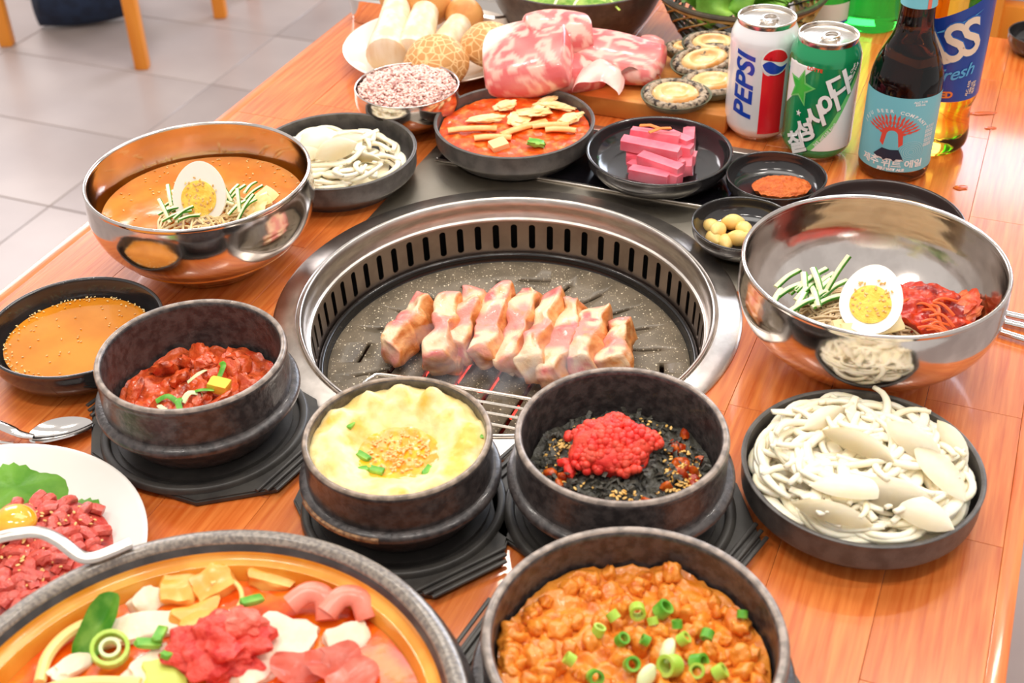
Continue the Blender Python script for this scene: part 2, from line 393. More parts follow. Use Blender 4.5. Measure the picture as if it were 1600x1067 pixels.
# panel beyond the grill with a black glass plate framed in steel
pn = thing('grill_side_panel', 'stainless panel with black glass plate behind the round grill', 'panel', (GX, GY, T), -YAW)
pts = []
hwid = .173
a_l = math.acos(-hwid/.187); a_r = math.acos(hwid/.187)
for k in range(25): a = a_r+(a_l-a_r)*k/24; pts.append((.187*math.cos(a), .187*math.sin(a)))
pts = [(hwid, .333)]+pts+[(-hwid, .333)]
obj('panel_sheet', prism(pts[::-1], .0002, .0012), PANEL, pn, smooth=False)
GLASS = M('black_ceramic_glass', (20, 18, 22), rough=.07, coat=.5)
obj('glass_plate', box(-.158, .160, .212, .318, .0012, .0022, .0004, seg=1), GLASS, pn)
for (x0, x1, y0, y1) in ((-.161, .163, .2075, .2112), (-.161, .163, .3188, .322), (-.1615, -.1585, .2112, .3188), (.1605, .1635, .2112, .3188)):
    obj('trim_bar', box(x0, x1, y0, y1, .0012, .0034, .0006, seg=1), STEEL, pn)
# wire rack at the front of the pan
WIRE = M('rack_wire', (226, 220, 210), metal=1, rough=.2)
rk = thing('wire_rack', 'small stainless wire rack leaning on the front of the grill pan', 'rack', (GX, GY, T))
zr = -.030
def rel(px, py, h): p = at(px, py, h); return Vector((p.x-GX, p.y-GY, h))
fr_ = crv3([rel(560, 640, zr), rel(566, 605, zr), rel(580, 590, zr), rel(604, 586, zr), rel(718, 605, zr), rel(830, 624, zr), rel(860, 631, zr), rel(872, 645, zr), rel(872, 700, zr)], 6)
obj('frame_wire', sweep(fr_, .0016, n=8), WIRE, rk)
for (a, b) in (((700, 618), (868, 648)), ((690, 632), (870, 664)), ((680, 646), (870, 682)), ((670, 662), (872, 700))):
    obj('cross_wire', sweep([rel(*a, zr)+(rel(*a, zr)-rel(*b, zr))*.7, rel(*a, zr), rel(*b, zr)], .0012, n=6), WIRE, rk)
for s_ in (0, 1):
    p = rel(566, 605, zr) if s_ == 0 else rel(872, 645, zr)
    obj('leg', sweep([p, Vector((p.x, p.y, ZP+.001))], .0014, n=6), WIRE, rk)
# ================================================================ CONTAINERS
RIM0 = {'A':(-0.3021,1.1438,0.1102),'F':(0.3137,0.9494,0.1135),'D':(0.0094,1.2378,0.0836),'C':(-0.1718,1.1852,0.0823),'E':(0.1518,1.1643,0.0725),'Gar':(0.2127,1.0197,0.0473),'Chi':(0.2574,1.1059,0.0479),'H':(-0.2557,0.8463,0.0758),'I':(-0.0858,0.7379,0.0695),'J':(0.0776,0.7327,0.0779),'G':(0.2429,0.6920,0.0839),'K':(-0.3597,0.8914,0.0722),'P':(0.0690,0.5424,0.0935),'R':(-0.1061,1.3296,0.0575),'Pl':(-0.0759,1.4398,0.1091),'S':(0.0992,1.6574,0.1189),'W':(-0.3648,0.6237,0.1175),'Q':(-0.1929,0.4815,0.1676),'Z':(0.3387,1.0201,0.0724)}
def spot(k, h, base=0.0):
    """real centre, radius of the rim circle if the rim is h above the table"""
    a, b, r = RIM0[k]; s = 1-h/H; return Vector((a*s, b*s, T+base)), r*s
def scaled(prof, r, h): return [(a*r, b*h) for a, b in prof]
# profiles in units of rim radius, rim height
P_STEEL = crv([(.44, .0), (.50, .02), (.53, .06)], 2)+crv([(.53, .06), (.74, .24), (.92, .44), (1.0, .66), (1.005, .86), (.995, .97)], 5)+crv([(.995, .97), (1.0, 1.0), (.985, 1.015), (.965, 1.0), (.968, .96)], 3)+crv([(.968, .96), (.975, .86), (.97, .66), (.89, .45), (.71, .26), (.50, .09), (.45, .07)], 5)
P_STEEL = [(0, .03), (.40, .03)]+P_STEEL+[(0, .07)]
P_SHAL = [(0, .06), (.76, .06), (.77, 0), (.80, 0), (.83, .10)]+crv([(.83, .10), (.955, .36), (.985, .5), (.99, .94), (1.0, .985), (.985, 1.0), (.962, .985), (.955, .94), (.945, .52), (.90, .32), (.80, .20)], 4)+[(0, .18)]
P_MELA = [(0, .06), (.66, .06), (.67, 0), (.70, 0), (.72, .06)]+crv([(.72, .06), (.88, .24), (.975, .58), (.99, .90), (1.0, .965), (.99, 1.0), (.965, .99), (.952, .93), (.93, .58), (.84, .28), (.70, .16)], 4)+[(0, .15)]
P_POT = [(0, .0), (.74, .0)]+crv([(.74, 0), (.82, .03), (.93, .22), (1.06, .40), (1.085, .45), (1.075, .50), (1.03, .525), (1.0, .53)], 3)+crv([(1.0, .53), (1.0, .70), (.995, .90), (1.005, .96), (.995, 1.0), (.965, 1.012), (.935, 1.0), (.925, .96)], 3)+crv([(.925, .96), (.93, .6), (.90, .32), (.80, .14), (.70, .11)], 4)+[(0, .10)]
def vessel(key, name, label, cat, prof, mat, h, base=0, group=None, n=96):
    c, r = spot(key, h+base, base); o = obj(name, lathe(scaled(prof, r, h), n), mat, loc=c); tag(o, label, cat, group); return o, c, r
bA, cA, rA = vessel('A', 'steel_bowl', 'mirror steel bowl of orange cold noodle broth at the left table edge', 'bowl', P_STEEL, BOWLSTEEL, .0865)
bF, cF, rF = vessel('F', 'steel_bowl', 'large steel bowl of red-sauced noodles at the right of the grill', 'bowl', P_STEEL, BOWLSTEEL, .088)
bD, cD, rD = vessel('D', 'stoneware_dish', 'matt grey-black dish filled with red kimchi stew behind the grill', 'dish', P_SHAL, STONE, .0325, .0022)
bC, cC, rC = vessel('C', 'stoneware_dish', 'matt grey-black dish of white onion beside the cold noodle bowl', 'dish', P_SHAL, STONE, .033)
bE, cE, rE = vessel('E', 'melamine_dish', 'glossy black dish holding pink radish sticks', 'dish', P_MELA, GLOSSY, .026, .0034)
bGa, cGa, rGa = vessel('Gar', 'sauce_dish', 'small glossy black dish holding garlic cloves', 'dish', P_MELA, GLOSSY, .021, .0034)
bCh, cCh, rCh = vessel('Chi', 'sauce_dish', 'small glossy black dish holding orange chilli paste', 'dish', P_MELA, GLOSSY, .022, .0034)
bG, cG, rG = vessel('G', 'stoneware_dish', 'matt black dish heaped with white onion at the lower right', 'dish', P_SHAL, STONE, .035)
bK, cK, rK = vessel('K', 'melamine_dish', 'glossy black dish of amber sesame sauce at the far left', 'dish', P_MELA, GLOSSY, .032)
bZ, cZ, rZ = vessel('Z', 'melamine_dish', 'empty dark brown-black dish half hidden behind the large steel bowl', 'dish', P_MELA, M('brown_black_melamine', (62, 50, 48), rough=.2, coat=.4), .026)
def pot(key, label, h=.062, base=.0085):
    return vessel(key, 'stone_pot', label, 'pot', P_POT, POTMAT, h, base)
bH, cH, rH = pot('H', 'black earthenware pot with red braised stew at the left')
bI, cI, rI = pot('I', 'black earthenware pot brimming with yellow steamed egg', .058)
bJ, cJ, rJ = pot('J', 'black earthenware pot topped with bright red fish roe')
bP, cP, rP = pot('P', 'brown-rimmed earthenware pot of orange bean stew at the front')
for o_, r_, h_, cc in ((bH, rH, .062, (168, 152, 140)), (bI, rI, .058, (170, 150, 132)), (bJ, rJ, .062, (164, 152, 134)), (bP, rP, .062, (182, 152, 122))):  # paler band on each pot rim, its edge highlights put into the colour
    obj('pale_rim', lathe(scaled(crv([(1.003, .955), (1.0, .99), (.985, 1.018), (.965, 1.024), (.942, 1.012), (.930, .97)], 3), r_, h_), 96), M('pale_rim_%d' % cc[1], cc, tuple(v*.72 for v in cc), s=140, rough=.35, coat=.3), o_)
# burnt drips on the egg pot ledge
o = obj('burnt_drip', sweep([(rI*1.085*math.cos(R(a)), rI*1.085*math.sin(R(a)), .0275) for a in range(205, 262, 4)], .0016, .002), M('burnt_egg', (186, 140, 96), (120, 84, 60), s=300, rough=.6), bI)
# trivets
def trivet(c, r, ang, label):
    t = thing('trivet', label, 'trivet', (c.x, c.y, T), ang)
    L_ = r*1.34; w_ = r*1.05
    pl = [(L_, -w_*.38), (L_, w_*.38), (w_*.72, w_*.93), (0, w_*1.04), (-w_*.72, w_*.93), (-L_, w_*.38), (-L_, -w_*.38), (-w_*.72, -w_*.93), (0, -w_*1.04), (w_*.72, -w_*.93)]
    b = prism(pl, 0, .0050, .0012); obj('plate', b, TRIVET, t)
    obj('raised_rim', lathe(crv([(r*1.02, .005), (r*1.03, .0085), (r*1.07, .0092), (r*1.11, .0085), (r*1.13, .005)], 3)+[(r*1.02, .005)], 72), TRIVET, t)
    obj('centre_pad', lathe([(0, .0045), (r*.95, .0045), (r*.95, .0083), (0, .0083)], 48), TRIVET, t)
    for s_ in (-1, 1):
        for k in range(3):
            x = s_*(r*1.20+k*r*.085); y = w_*(.52-.05*k)
            obj('ridge', sweep([(x, -y, .0062), (x, y, .0062)], .0016, .0012, n=8), TRIVET, t)
    return t
trivet(cH, rH, R(-33), 'black plastic trivet under the red braised stew pot')
trivet(cI, rI, R(-58), 'black plastic trivet under the steamed egg pot')
trivet(cJ, rJ, R(-38), 'black plastic trivet under the fish roe pot')
trivet(cP, rP, R(150), 'black plastic trivet under the orange bean stew pot')
# ---------------------------------------------------------------- shared food materials
NOOD = M('noodle_beige', (226, 200, 160), (206, 178, 138), s=40, rough=.4, sss=.15)
NOODW = M('noodle_pale', (238, 214, 166), (226, 196, 140), s=40, rough=.35, sss=.15)
CUC = M('cucumber_flesh', (240, 240, 190), (246, 246, 212), s=60, rough=.35, sss=.2)
CUCS = M('cucumber_skin', (44, 120, 20), (84, 156, 40), s=60, rough=.35)
EGGW = M('egg_white', (243, 236, 222), rough=.25, sss=.2)
YOLK = M('egg_yolk', (250, 216, 96), (244, 196, 70), s=140, rough=.6, bump=.5, bs=500, sss=.1)
YOLKD = M('yolk_rim', (236, 214, 120), rough=.5)
SES = M('sesame', (226, 170, 96), (240, 200, 130), isl=True, rough=.5, pos=(0, 1))
SCAL = M('scallion_green', (84, 160, 40), (150, 200, 80), s=60, rough=.4)
SCALW = M('scallion_white', (224, 236, 180), rough=.4, sss=.2)
ONI = M('onion_white', (252, 243, 222), (248, 236, 204), s=30, st=(1, 1, 1), rough=.32, sss=.25)
def seeds(n, fn, size=.0013, seed=0):
    rnd = random.Random(seed); bm = bmesh.new()
    for k in range(n):
        p, nrm = fn(rnd); b = bmesh.new(); bmesh.ops.create_icosphere(b, subdivisions=1, radius=size)
        merge(bm, b, Matrix.Translation(p) @ Matrix.Rotation(rnd.uniform(0, PI), 4, 'Z') @ Matrix.Rotation(rnd.uniform(-.5, .5), 4, 'Y') @ Matrix.Diagonal((1.35, .8, .5, 1)))
    return bm
def egg_half(loc, rx, rz, label, a=.026, b=.0205, seed=1):
    bm = bmesh.new(); bmesh.ops.create_uvsphere(bm, u_segments=40, v_segments=24, radius=1)
    for v in bm.verts: v.co = Vector((v.co.x*b*(1-.10*v.co.y), v.co.y*a, v.co.z*b*.95))
    g = bmesh.ops.bisect_plane(bm, geom=bm.verts[:]+bm.edges[:]+bm.faces[:], plane_co=(0, 0, 0), plane_no=(0, 0, 1), clear_outer=True)
    ed = [e for e in g['geom_cut'] if isinstance(e, bmesh.types.BMEdge)]
    bmesh.ops.contextual_create(bm, geom=ed)
    e = thing('boiled_egg_half', label, 'egg', loc); e.rotation_euler = (rx, 0, rz)
    obj('white', bm, EGGW, e)
    yk = heap(.0150, lambda x, y: .0006+.0012*max(0, 1-(x*x+y*y)/.00023)+.0006*nz((x, y, 0), 300, seed), 10, 36)
    obj('yolk', yk, YOLK, e, (0, -.0045, 0))
    def f(r_): an = r_.uniform(0, 2*PI); q = .016*math.sqrt(r_.random()); return Vector((q*math.cos(an), q*math.sin(an)-.001, .0016)), None
    obj('sesame_seeds', seeds(46, f, .0011, seed), SES, e, kind='stuff'); return e
def cuke(name, p, d, ln, label, group, wd=.0022):
    """julienned cucumber: pale stick with a skin strip"""
    d = Vector(d).normalized(); q = Vector(p); b = thing(name, label, 'cucumber', q, 0, group)
    mid = d*ln*.5+Vector((0, 0, ln*.07)); pts = crv3([(0, 0, 0), mid, d*ln], 4)
    obj('flesh', sweep(pts, wd, wd*.55, n=6), CUC, b); s = d.cross(Vector((0, 0, 1))).normalized()*wd*.95
    obj('skin', sweep([x+s for x in pts], wd*.26, wd*.5, n=6), CUCS, b); return b
def noodle_nest(n, rad, hfun, mat, seed, name, label, w=.0011, loops=.03):
    rnd = random.Random(seed); bm = bmesh.new()
    for k in range(n):
        a = rnd.uniform(0, 2*PI); q = rad*math.sqrt(rnd.random())*.85; cx, cy = q*math.cos(a), q*math.sin(a); P = []; th = rnd.uniform(0, 2*PI); lift = rnd.uniform(-.002, .0015)
        for i in range(9):
            th += rnd.uniform(-.2, .65); cx += math.cos(th)*loops*.32; cy += math.sin(th)*loops*.32
            d_ = math.hypot(cx, cy)
            if d_ > rad: cx *= rad/d_; cy *= rad/d_
            P.append((cx, cy, hfun(cx, cy)+lift+rnd.uniform(-.0008, .0008)))
        sweep(crv3(P, 3), w, n=5, bm=bm)
    return bm
# ---------------------------------------------------------------- A: cold noodle soup
random.seed(11)
zA = .056; rb = rA*.905
BROTH = M('amber_broth', (214, 118, 22), (226, 140, 40), s=30, rough=.07, coat=.6, bump=.12, bs=90, sss=.1)
o = obj('noodle_broth', heap(rb, lambda x, y: .0004*nz((x, y, 0), 60, 2), 30, 96, .03), BROTH, loc=cA+Vector((0, 0, zA))); tag(o, 'orange-brown cold broth filling the left steel bowl', 'broth')
mc = at(322, 335, zA+.008)-cA; mc.z = 0
def hA(x, y): return max(-.004, .0145*(1-(x*x+y*y)/.0019))
o = obj('noodle_mound', noodle_nest(90, .040, hA, NOODW, 2, '', ''), NOODW, loc=cA+mc+Vector((0, 0, zA))); tag(o, 'pale noodle mound under the egg in the cold broth', 'noodles'); o['kind'] = 'stuff'
egg_half(at(311, 302, zA+.029), R(58), R(-8), 'boiled egg half standing on noodles in the left steel bowl', .0265, .0225, 3)
rnd = random.Random(5)
for k in range(26):
    px, py = rnd.choice([(rnd.uniform(245, 300), rnd.uniform(318, 352)), (rnd.uniform(340, 385), rnd.uniform(300, 345))])
    p = at(px, py, zA+.012+rnd.uniform(0, .006)); cuke('cucumber_strip', p, (rnd.uniform(-.6, 1), rnd.uniform(.2, 1), rnd.uniform(-.1, .35)), rnd.uniform(.016, .026), 'thin green-edged cucumber strip on the cold broth noodles', 'cucumber strips on the cold broth noodles', .0016)
RADW = M('radish_translucent', (246, 214, 150), (238, 196, 120), s=40, rough=.25, sss=.3)
for k, (px, py, a) in enumerate(((400, 318, .3), (412, 312, .9), (392, 330, -.2), (378, 338, .5))):
    o = obj('radish_slice', chunk(.0125, .008, .0011, .10, k, 3, 1, .0), RADW, loc=at(px, py, zA+.008-.0015*k), rot=(.2+.1*k, -.25, a)); tag(o, 'translucent pickled radish slice floating right of the egg', 'radish', 'radish slices in the cold broth')
def onring(rad, z, spread):
    def f(r_): an = r_.uniform(0, 2*PI); q = rad*(1-spread*r_.random()**2); return Vector((q*math.cos(an), q*math.sin(an), z)), None
    return f
o = obj('broth_sesame', seeds(90, onring(rb*.97, zA+.0006, .5), .0010, 7), SES, loc=cA, kind='stuff'); tag(o, 'sesame specks floating round the cold broth', 'sesame')
# ---------------------------------------------------------------- F: red noodles
RED = M('red_chilli_sauce', (196, 40, 12), (150, 20, 6), s=70, rough=.18, coat=.5, bump=.7, bs=180, c3=(214, 64, 20), sss=.1)
REDL = M('red_pulp_smear', (226, 120, 70), (206, 66, 24), s=120, rough=.35, bump=.6, bs=300)
zF = .024
def rc(px, py, h, c): v = at(px, py, h)-c; v.z = 0; return v
def hF(x, y): return max(.0, .024*(1-((x)**2+(y)**2)/.0042))
o = obj('noodle_mound', noodle_nest(150, .056, hF, NOOD, 9, '', '', .00095), NOOD, loc=cF+rc(1350, 492, .045, cF)+Vector((0, 0, zF))); tag(o, 'beige buckwheat noodle mound in the large right steel bowl', 'noodles'); o['kind'] = 'stuff'
o = obj('noodle_core', heap(.056, lambda x, y: hF(x, y)-.0035, 14, 48, .006), NOOD, o)
egg_half(at(1362, 467, .068), R(36), R(-22), 'boiled egg half on beige noodles in the right steel bowl', .0275, .0225, 8)
o = obj('red_sauce', heap(.036, lambda x, y: .0085*max(0, 1-(x*x+y*y)/.00135)+.0045*nz((x, y, 0), 90, 3)+.003*nz((x, y, 0), 190, 5), 40, 110, .012), RED, loc=at(1448, 478, .044), rot=(0, R(6), 0)); tag(o, 'glossy red chilli sauce heap beside the egg half', 'sauce'); o.scale = (1.05, .85, 1)
o = obj('sauce_smear', blob(.019, .014, .006, .5, 1.8, 6, 4), REDL, loc=at(1500, 484, .040), rot=(R(-8), R(-24), .5)); tag(o, 'orange-red pulp smear on the right bowl wall', 'sauce')
rnd = random.Random(15)
CARR = M('carrot_red', (224, 96, 36), (206, 70, 24), s=40, rough=.3, sss=.2)
for k in range(12):
    p = at(rnd.uniform(1405, 1455), rnd.uniform(472, 515), .052)
    o = obj('carrot_shred', sweep(crv3([(0, 0, 0), (.008, .004, .003), (.02, rnd.uniform(-.004, .01), 0)], 4), .0014, .0009, n=6), CARR, loc=p, rot=(0, .1, rnd.uniform(-1.4, .3))); tag(o, 'orange sauced vegetable shred beside the red sauce', 'vegetable', 'sauced shreds in the right bowl')
for k in range(22):
    p = at(rnd.uniform(1205, 1285), rnd.uniform(448, 492), .046+rnd.uniform(0, .006))
    cuke('cucumber_strip', p, (rnd.uniform(-.1, 1), rnd.uniform(.3, 1), rnd.uniform(-.05, .25)), rnd.uniform(.022, .034), 'thin green-edged cucumber strip left of the red noodle egg', 'cucumber strips in the right bowl', .0024)
cuke('cucumber_curl', at(1292, 452, .058), (.5, .3, .75), .030, 'curled cucumber strip standing above the right bowl noodles', None, .0022)['category'] = 'cucumber'
PEAR = M('pear_pale', (252, 236, 190), (244, 220, 160), s=30, rough=.3, sss=.25)
for k, (px, py, a) in enumerate(((1330, 508, .2), (1356, 506, -.1), (1384, 510, .3), (1345, 516, 0))):
    o = obj('pear_slice', chunk(.014, .0055, .0016, .08, k+9, 3, 1, .1), PEAR, loc=at(px, py, .051), rot=(.7, 0, a)); tag(o, 'pale pear slice at the front of the beige noodles', 'pear', 'pear slices in the right bowl')
# ---------------------------------------------------------------- D: kimchi stew
KIMB = M('kimchi_broth', (222, 62, 12), (244, 150, 70), s=85, rough=.12, coat=.5, bump=.9, bs=220, c3=(230, 90, 20), pos=(.35, .70))
zD = .0225+.0022
o = obj('stew_broth', heap(rD*.935, lambda x, y: .0022*nz((x, y, 0), 70, 4)+.0012*nz((x, y, 0), 200, 9), 36, 110, .010), KIMB, loc=Vector((cD.x, cD.y, T+zD))); tag(o, 'bubbling orange-red kimchi broth in the dish behind the grill', 'broth')
CAB = M('cabbage_cooked', (254, 230, 178), (250, 186, 104), s=55, rough=.25, sss=.05, bump=.4, bs=200, pos=(.35, .75))
rnd = random.Random(21)
def sheet(sx, sy, amp, seed, n=12, th=.0012, cur=0.0, ruff=0):
    bm = bmesh.new(); top = []
    for i in range(n+1):
        row = []
        for j in range(n+1):
            x = (i/n-.5)*2; y = (j/n-.5)*2; k = 1-.25*abs(y)**3; e = max(abs(x), abs(y))
            z = amp*nz((x, y, 0), 1.6, seed)+cur*(x*x)-cur*.5+ruff*e**3*math.sin(9*math.atan2(y, x)+seed)
            row.append(bm.verts.new((x*sx*k, y*sy*(1-.2*abs(x)**3), z)))
        top.append(row)
    for i in range(n):
        for j in range(n): bm.faces.new((top[i][j], top[i+1][j], top[i+1][j+1], top[i][j+1]))
    bmesh.ops.solidify(bm, geom=bm.faces[:], thickness=th); return bm
for k, (px, py, a, sx, sy) in enumerate(((835, 175, .3, .020, .013), (812, 185, 1.1, .014, .011), (870, 165, -.2, .018, .008), (760, 185, .1, .018, .006), (890, 185, .5, .014, .008), (850, 160, .8, .016, .010), (790, 165, .2, .012, .008))):
    o = obj('cabbage_leaf', blob(sx, sy, .0030, .35, 1.6, k, 4), CAB, loc=at(px, py, zD+.004), rot=(rnd.uniform(-.3, .3), rnd.uniform(-.2, .2), a)); tag(o, 'cooked kimchi cabbage piece floating in the red stew', 'cabbage', 'cabbage pieces in the kimchi stew')
RCK = M('rice_cake_pale', (248, 196, 130), (244, 160, 80), s=40, rough=.22, sss=.2)
for k, (px, py, a, ln) in enumerate(((738, 202, .05, .024), (818, 200, .55, .026), (860, 196, .05, .018), (770, 215, .0, .018), (876, 203, -.1, .015))):
    o = obj('rice_cake_stick', sweep([(-ln, 0, 0), (-ln*.5, .001, .0006), (ln*.5, 0, .0006), (ln, -.001, 0)], .0042, .0026, n=10), RCK, loc=at(px, py, zD+.003), rot=(0, 0, a)); tag(o, 'pale stick-shaped piece floating in the red kimchi stew', 'rice cake', 'pale sticks in the kimchi stew')
o = obj('tofu_piece', chunk(.0085, .007, .003, .06, 3, 3, 1, .05), M('tofu_stained', (250, 206, 146), rough=.4, sss=.3), loc=at(779, 226, zD+.003), rot=(.1, -.1, .4)); tag(o, 'pale tofu piece at the front of the kimchi stew', 'tofu')
o = obj('scallion_piece', chunk(.008, .005, .0022, .2, 5, 3), SCAL, loc=at(838, 223, zD+.004), rot=(0, .1, -.2)); tag(o, 'green scallion piece at the front of the kimchi stew', 'scallion')
# ---------------------------------------------------------------- onion strips (C and G)
def onion_mesh(rad, arc, w, t, wob, seed):
    rnd_ = random.Random(seed); P = []
    for k in range(9):
        a = -arc/2+arc*k/8; P.append((rad*math.cos(a)-rad, rad*math.sin(a), wob*math.sin(k*1.1+seed)))
    return sweep(crv3(P, 2), lambda f: w*(.35+.65*math.sin(PI*min(max(f, .04), .96))**.5), lambda f: t*(.5+.5*math.sin(PI*min(max(f, .05), .95))**.5), n=8)
ON = []; ONR = []
for k, (rr, arc, w_, t_) in enumerate(((.024, 3.1, .0030, .0022), (.032, 2.2, .0034, .0020), (.017, 3.9, .0027, .0021), (.028, 2.5, .0046, .0018), (.021, 3.3, .0030, .0022), (.038, 1.8, .0032, .0022))):
    bm = onion_mesh(rr, arc, w_, t_, .0014, k); cxm = sum(v.co.x for v in bm.verts)/len(bm.verts)
    for v in bm.verts: v.co.x -= cxm
    me = bpy.data.meshes.new('onion_strip'); ONR.append(max(v.co.length for v in bm.verts)); bm.to_mesh(me); bm.free(); me.polygons.foreach_set('use_smooth', [True]*len(me.polygons)); me.materials.append(ONI); ON.append(me)
def onions(n, c, rad, zf, label, group, seed, off=(0, 0)):
    rnd_ = random.Random(seed)
    for k in range(n):
        i = rnd_.randrange(6); me = ON[i]; qm = max(.004, rad-ONR[i]*.86); sc_ = 1 if rad-ONR[i] > .004 else .8
        a = rnd_.uniform(0, 2*PI); q = qm*math.sqrt(rnd_.random()); x, y = q*math.cos(a)+off[0], q*math.sin(a)+off[1]
        tang = k % 5 < 2
        if tang: q = rad-rnd_.uniform(.007, .016); x, y = q*math.cos(a)+off[0], q*math.sin(a)+off[1]
        o = bpy.data.objects.new('onion_strip', me); COL.objects.link(o)
        o.location = (c.x+x, c.y+y, T+zf(x, y)-.010*(1-(k/n))**1); o.rotation_euler = (rnd_.uniform(-.18, .18), rnd_.uniform(-.14, .14), rnd_.uniform(0, 2*PI)); o.scale = (sc_,)*3; tag(o, label, 'onion', group)
        if tang: o.rotation_euler = (rnd_.uniform(-.1, .1), rnd_.uniform(-.05, .12), a+rnd_.uniform(-.25, .25))
def petals(lst, label, group, c):
    for k, (px, py, h, sx, sy, rx, ry, rz) in enumerate(lst):
        bm = bmesh.new(); n = 10; g = []
        for i in range(n+1):
            row = []
            for j in range(n+1):
                u = i/n*2-1; v = j/n*2-1; wd = (1-abs(u)**2.4)*.98+.02
                row.append(bm.verts.new((u*sx, v*sy*wd, .32*sy*(1-v*v)*wd-.15*sx*u*u)))
            g.append(row)
        for i in range(n):
            for j in range(n): bm.faces.new((g[i][j], g[i+1][j], g[i+1][j+1], g[i][j+1]))
        bmesh.ops.solidify(bm, geom=bm.faces[:], thickness=.0022)
        o = obj('onion_petal', bm, ONI, loc=at(px, py, h), rot=(rx, ry, rz)); tag(o, label, 'onion', group)
onions(190, cG, rG*.88, lambda x, y: .032+.020*max(0, 1-(x*x+y*y)/.0045), 'curved white raw onion strip in the lower right dish', 'onion strips in the lower right dish', 31)
o = obj('onion_bed', heap(rG*.90, lambda x, y: .010*max(0, 1-(x*x+y*y)/.0045)+.0025*nz((x, y, 0), 90, 3), 20, 72, .006), ONI, loc=Vector((cG.x, cG.y, T+.024))); tag(o, 'tangle of sliced onion beneath the strips in the lower right dish', 'onion'); o['kind'] = 'stuff'
petals([(1470, 735, .050, .024, .010, .2, .3, -1.0), (1430, 690, .054, .024, .010, .3, .2, -.9), (1395, 770, .048, .028, .011, .4, 0, -.4), (1440, 800, .044, .022, .010, .5, .2, -.5), (1340, 690, .056, .026, .009, .2, 0, -.7),
        (1330, 760, .050, .026, .009, .3, 0, -.2), (1290, 650, .048, .018, .007, .3, -.1, .5), (1490, 690, .046, .018, .008, .1, .5, -1.1), (1300, 800, .044, .026, .007, .5, 0, -.45)], 'broad white onion petal in the lower right dish', 'onion petals in the lower right dish', cG)
onions(64, cC, rC*.84, lambda x, y: .022+.014*max(0, 1-(x*x+y*y)/.0040), 'curved white raw onion strip in the upper left dish', 'onion strips in the upper left dish', 33, (.002, -.004))
o = obj('onion_bed', heap(rC*.70, lambda x, y: .008*max(0, 1-(x*x+y*y)/.0035)+.002*nz((x, y, 0), 90, 5), 16, 64, .006), ONI, loc=Vector((cC.x-.004, cC.y-.006, T+.014))); tag(o, 'tangle of sliced onion beneath the strips in the upper left dish', 'onion'); o['kind'] = 'stuff'
petals([(500, 215, .044, .026, .013, .5, .1, .9), (525, 232, .044, .022, .012, .5, -.1, .5), (480, 235, .040, .022, .012, .4, 0, .8), (540, 215, .040, .022, .007, .2, .1, .45), (470, 250, .035, .02, .012, .3, 0, .9), (560, 245, .032, .022, .008, .2, 0, -.1)],
       'broad white onion petal in the upper left dish', 'onion petals in the upper left dish', cC)
# ---------------------------------------------------------------- E: pink radish sticks
PINK = M('pink_radish', (250, 112, 132), (250, 146, 160), s=30, rough=.22, sss=.3, coat=.3)
zE = .0034+.006
st = [((1000, 240), (1088, 248), .010), ((985, 258), (1060, 285), .010), ((1078, 205), (1072, 268), .010), ((990, 222), (1065, 262), .016),
      ((978, 246), (1060, 246), .014), ((1010, 222), (1082, 236), .020), ((1020, 268), (1062, 282), .015), ((985, 268), (1045, 280), .016), ((1000, 246), (1064, 268), .022), ((972, 222), (1062, 240), .027), ((986, 208), (1062, 218), .029), ((1045, 212), (1078, 226), .024)]
for k, (a, b, h) in enumerate(st):
    p, q = at(*a, h+zE), at(*b, h+zE); d = q-p; ln = max(.024, d.length)
    o = obj('radish_stick', chunk(ln/2, .0058, .0052, .025, k, 2, 1.2, .03), PINK, loc=(p+q)/2, rot=(random.uniform(-.2, .2), 0, math.atan2(d.y, d.x))); tag(o, 'pink pickled radish stick stacked in the glossy black dish', 'radish', 'pink radish sticks')
for k, (a, b) in enumerate((((1000, 196), (1032, 201)), ((1014, 207), (1048, 200)))):
    p, q = at(*a, .047), at(*b, .047); m_ = (p+q)/2; d = (q-p)/2
    o = obj('orange_peel_strip', sweep([-d, Vector((0, 0, .002)), d], .0022, .0010, n=8), M('orange_peel', (226, 128, 44), rough=.4), loc=m_); tag(o, 'orange vegetable strip laid %s on the pink radish' % ('behind' if k == 0 else 'in front'), 'garnish')
# ---------------------------------------------------------------- garlic and chilli paste
GARL = M('garlic_clove', (252, 216, 136), (244, 198, 110), s=30, rough=.3, sss=.25)
for k, (px, py, a, h) in enumerate(((1111, 354, .5, .008), (1122, 359, -.5, .014), (1144, 347, 1.4, .014), (1115, 372, .1, .009), (1162, 358, .2, .013), (1152, 372, 1.1, .012), (1133, 378, -.2, .008), (1168, 375, .9, .010))):
    bm = lathe(crv([(0, -.0098), (.0034, -.0088), (.0070, -.002), (.0066, .004), (.0034, .0088), (.0012, .0108), (0, .0112)], 4), 20)
    o = obj('garlic_clove', bm, GARL, loc=at(px, py, h), rot=(R(80), .2*k, a)); tag(o, 'peeled ivory garlic clove in the small black dish', 'garlic', 'garlic cloves')
PASTE = M('chilli_paste', (206, 92, 30), (226, 116, 46), s=160, rough=.45, bump=1, bs=500)
c = at(1221, 291, .012)
o = obj('chilli_paste', heap(.026, lambda x, y: .006*max(0, 1-(x*x+y*y)/.0007)+.0016*nz((x, y, 0), 260, 4)+.001*nz((x, y, 0), 500, 4), 26, 80, .004), PASTE, loc=c); o.scale = (1.05, .75, 1); tag(o, 'rough orange chilli paste heap in the small black dish', 'paste')
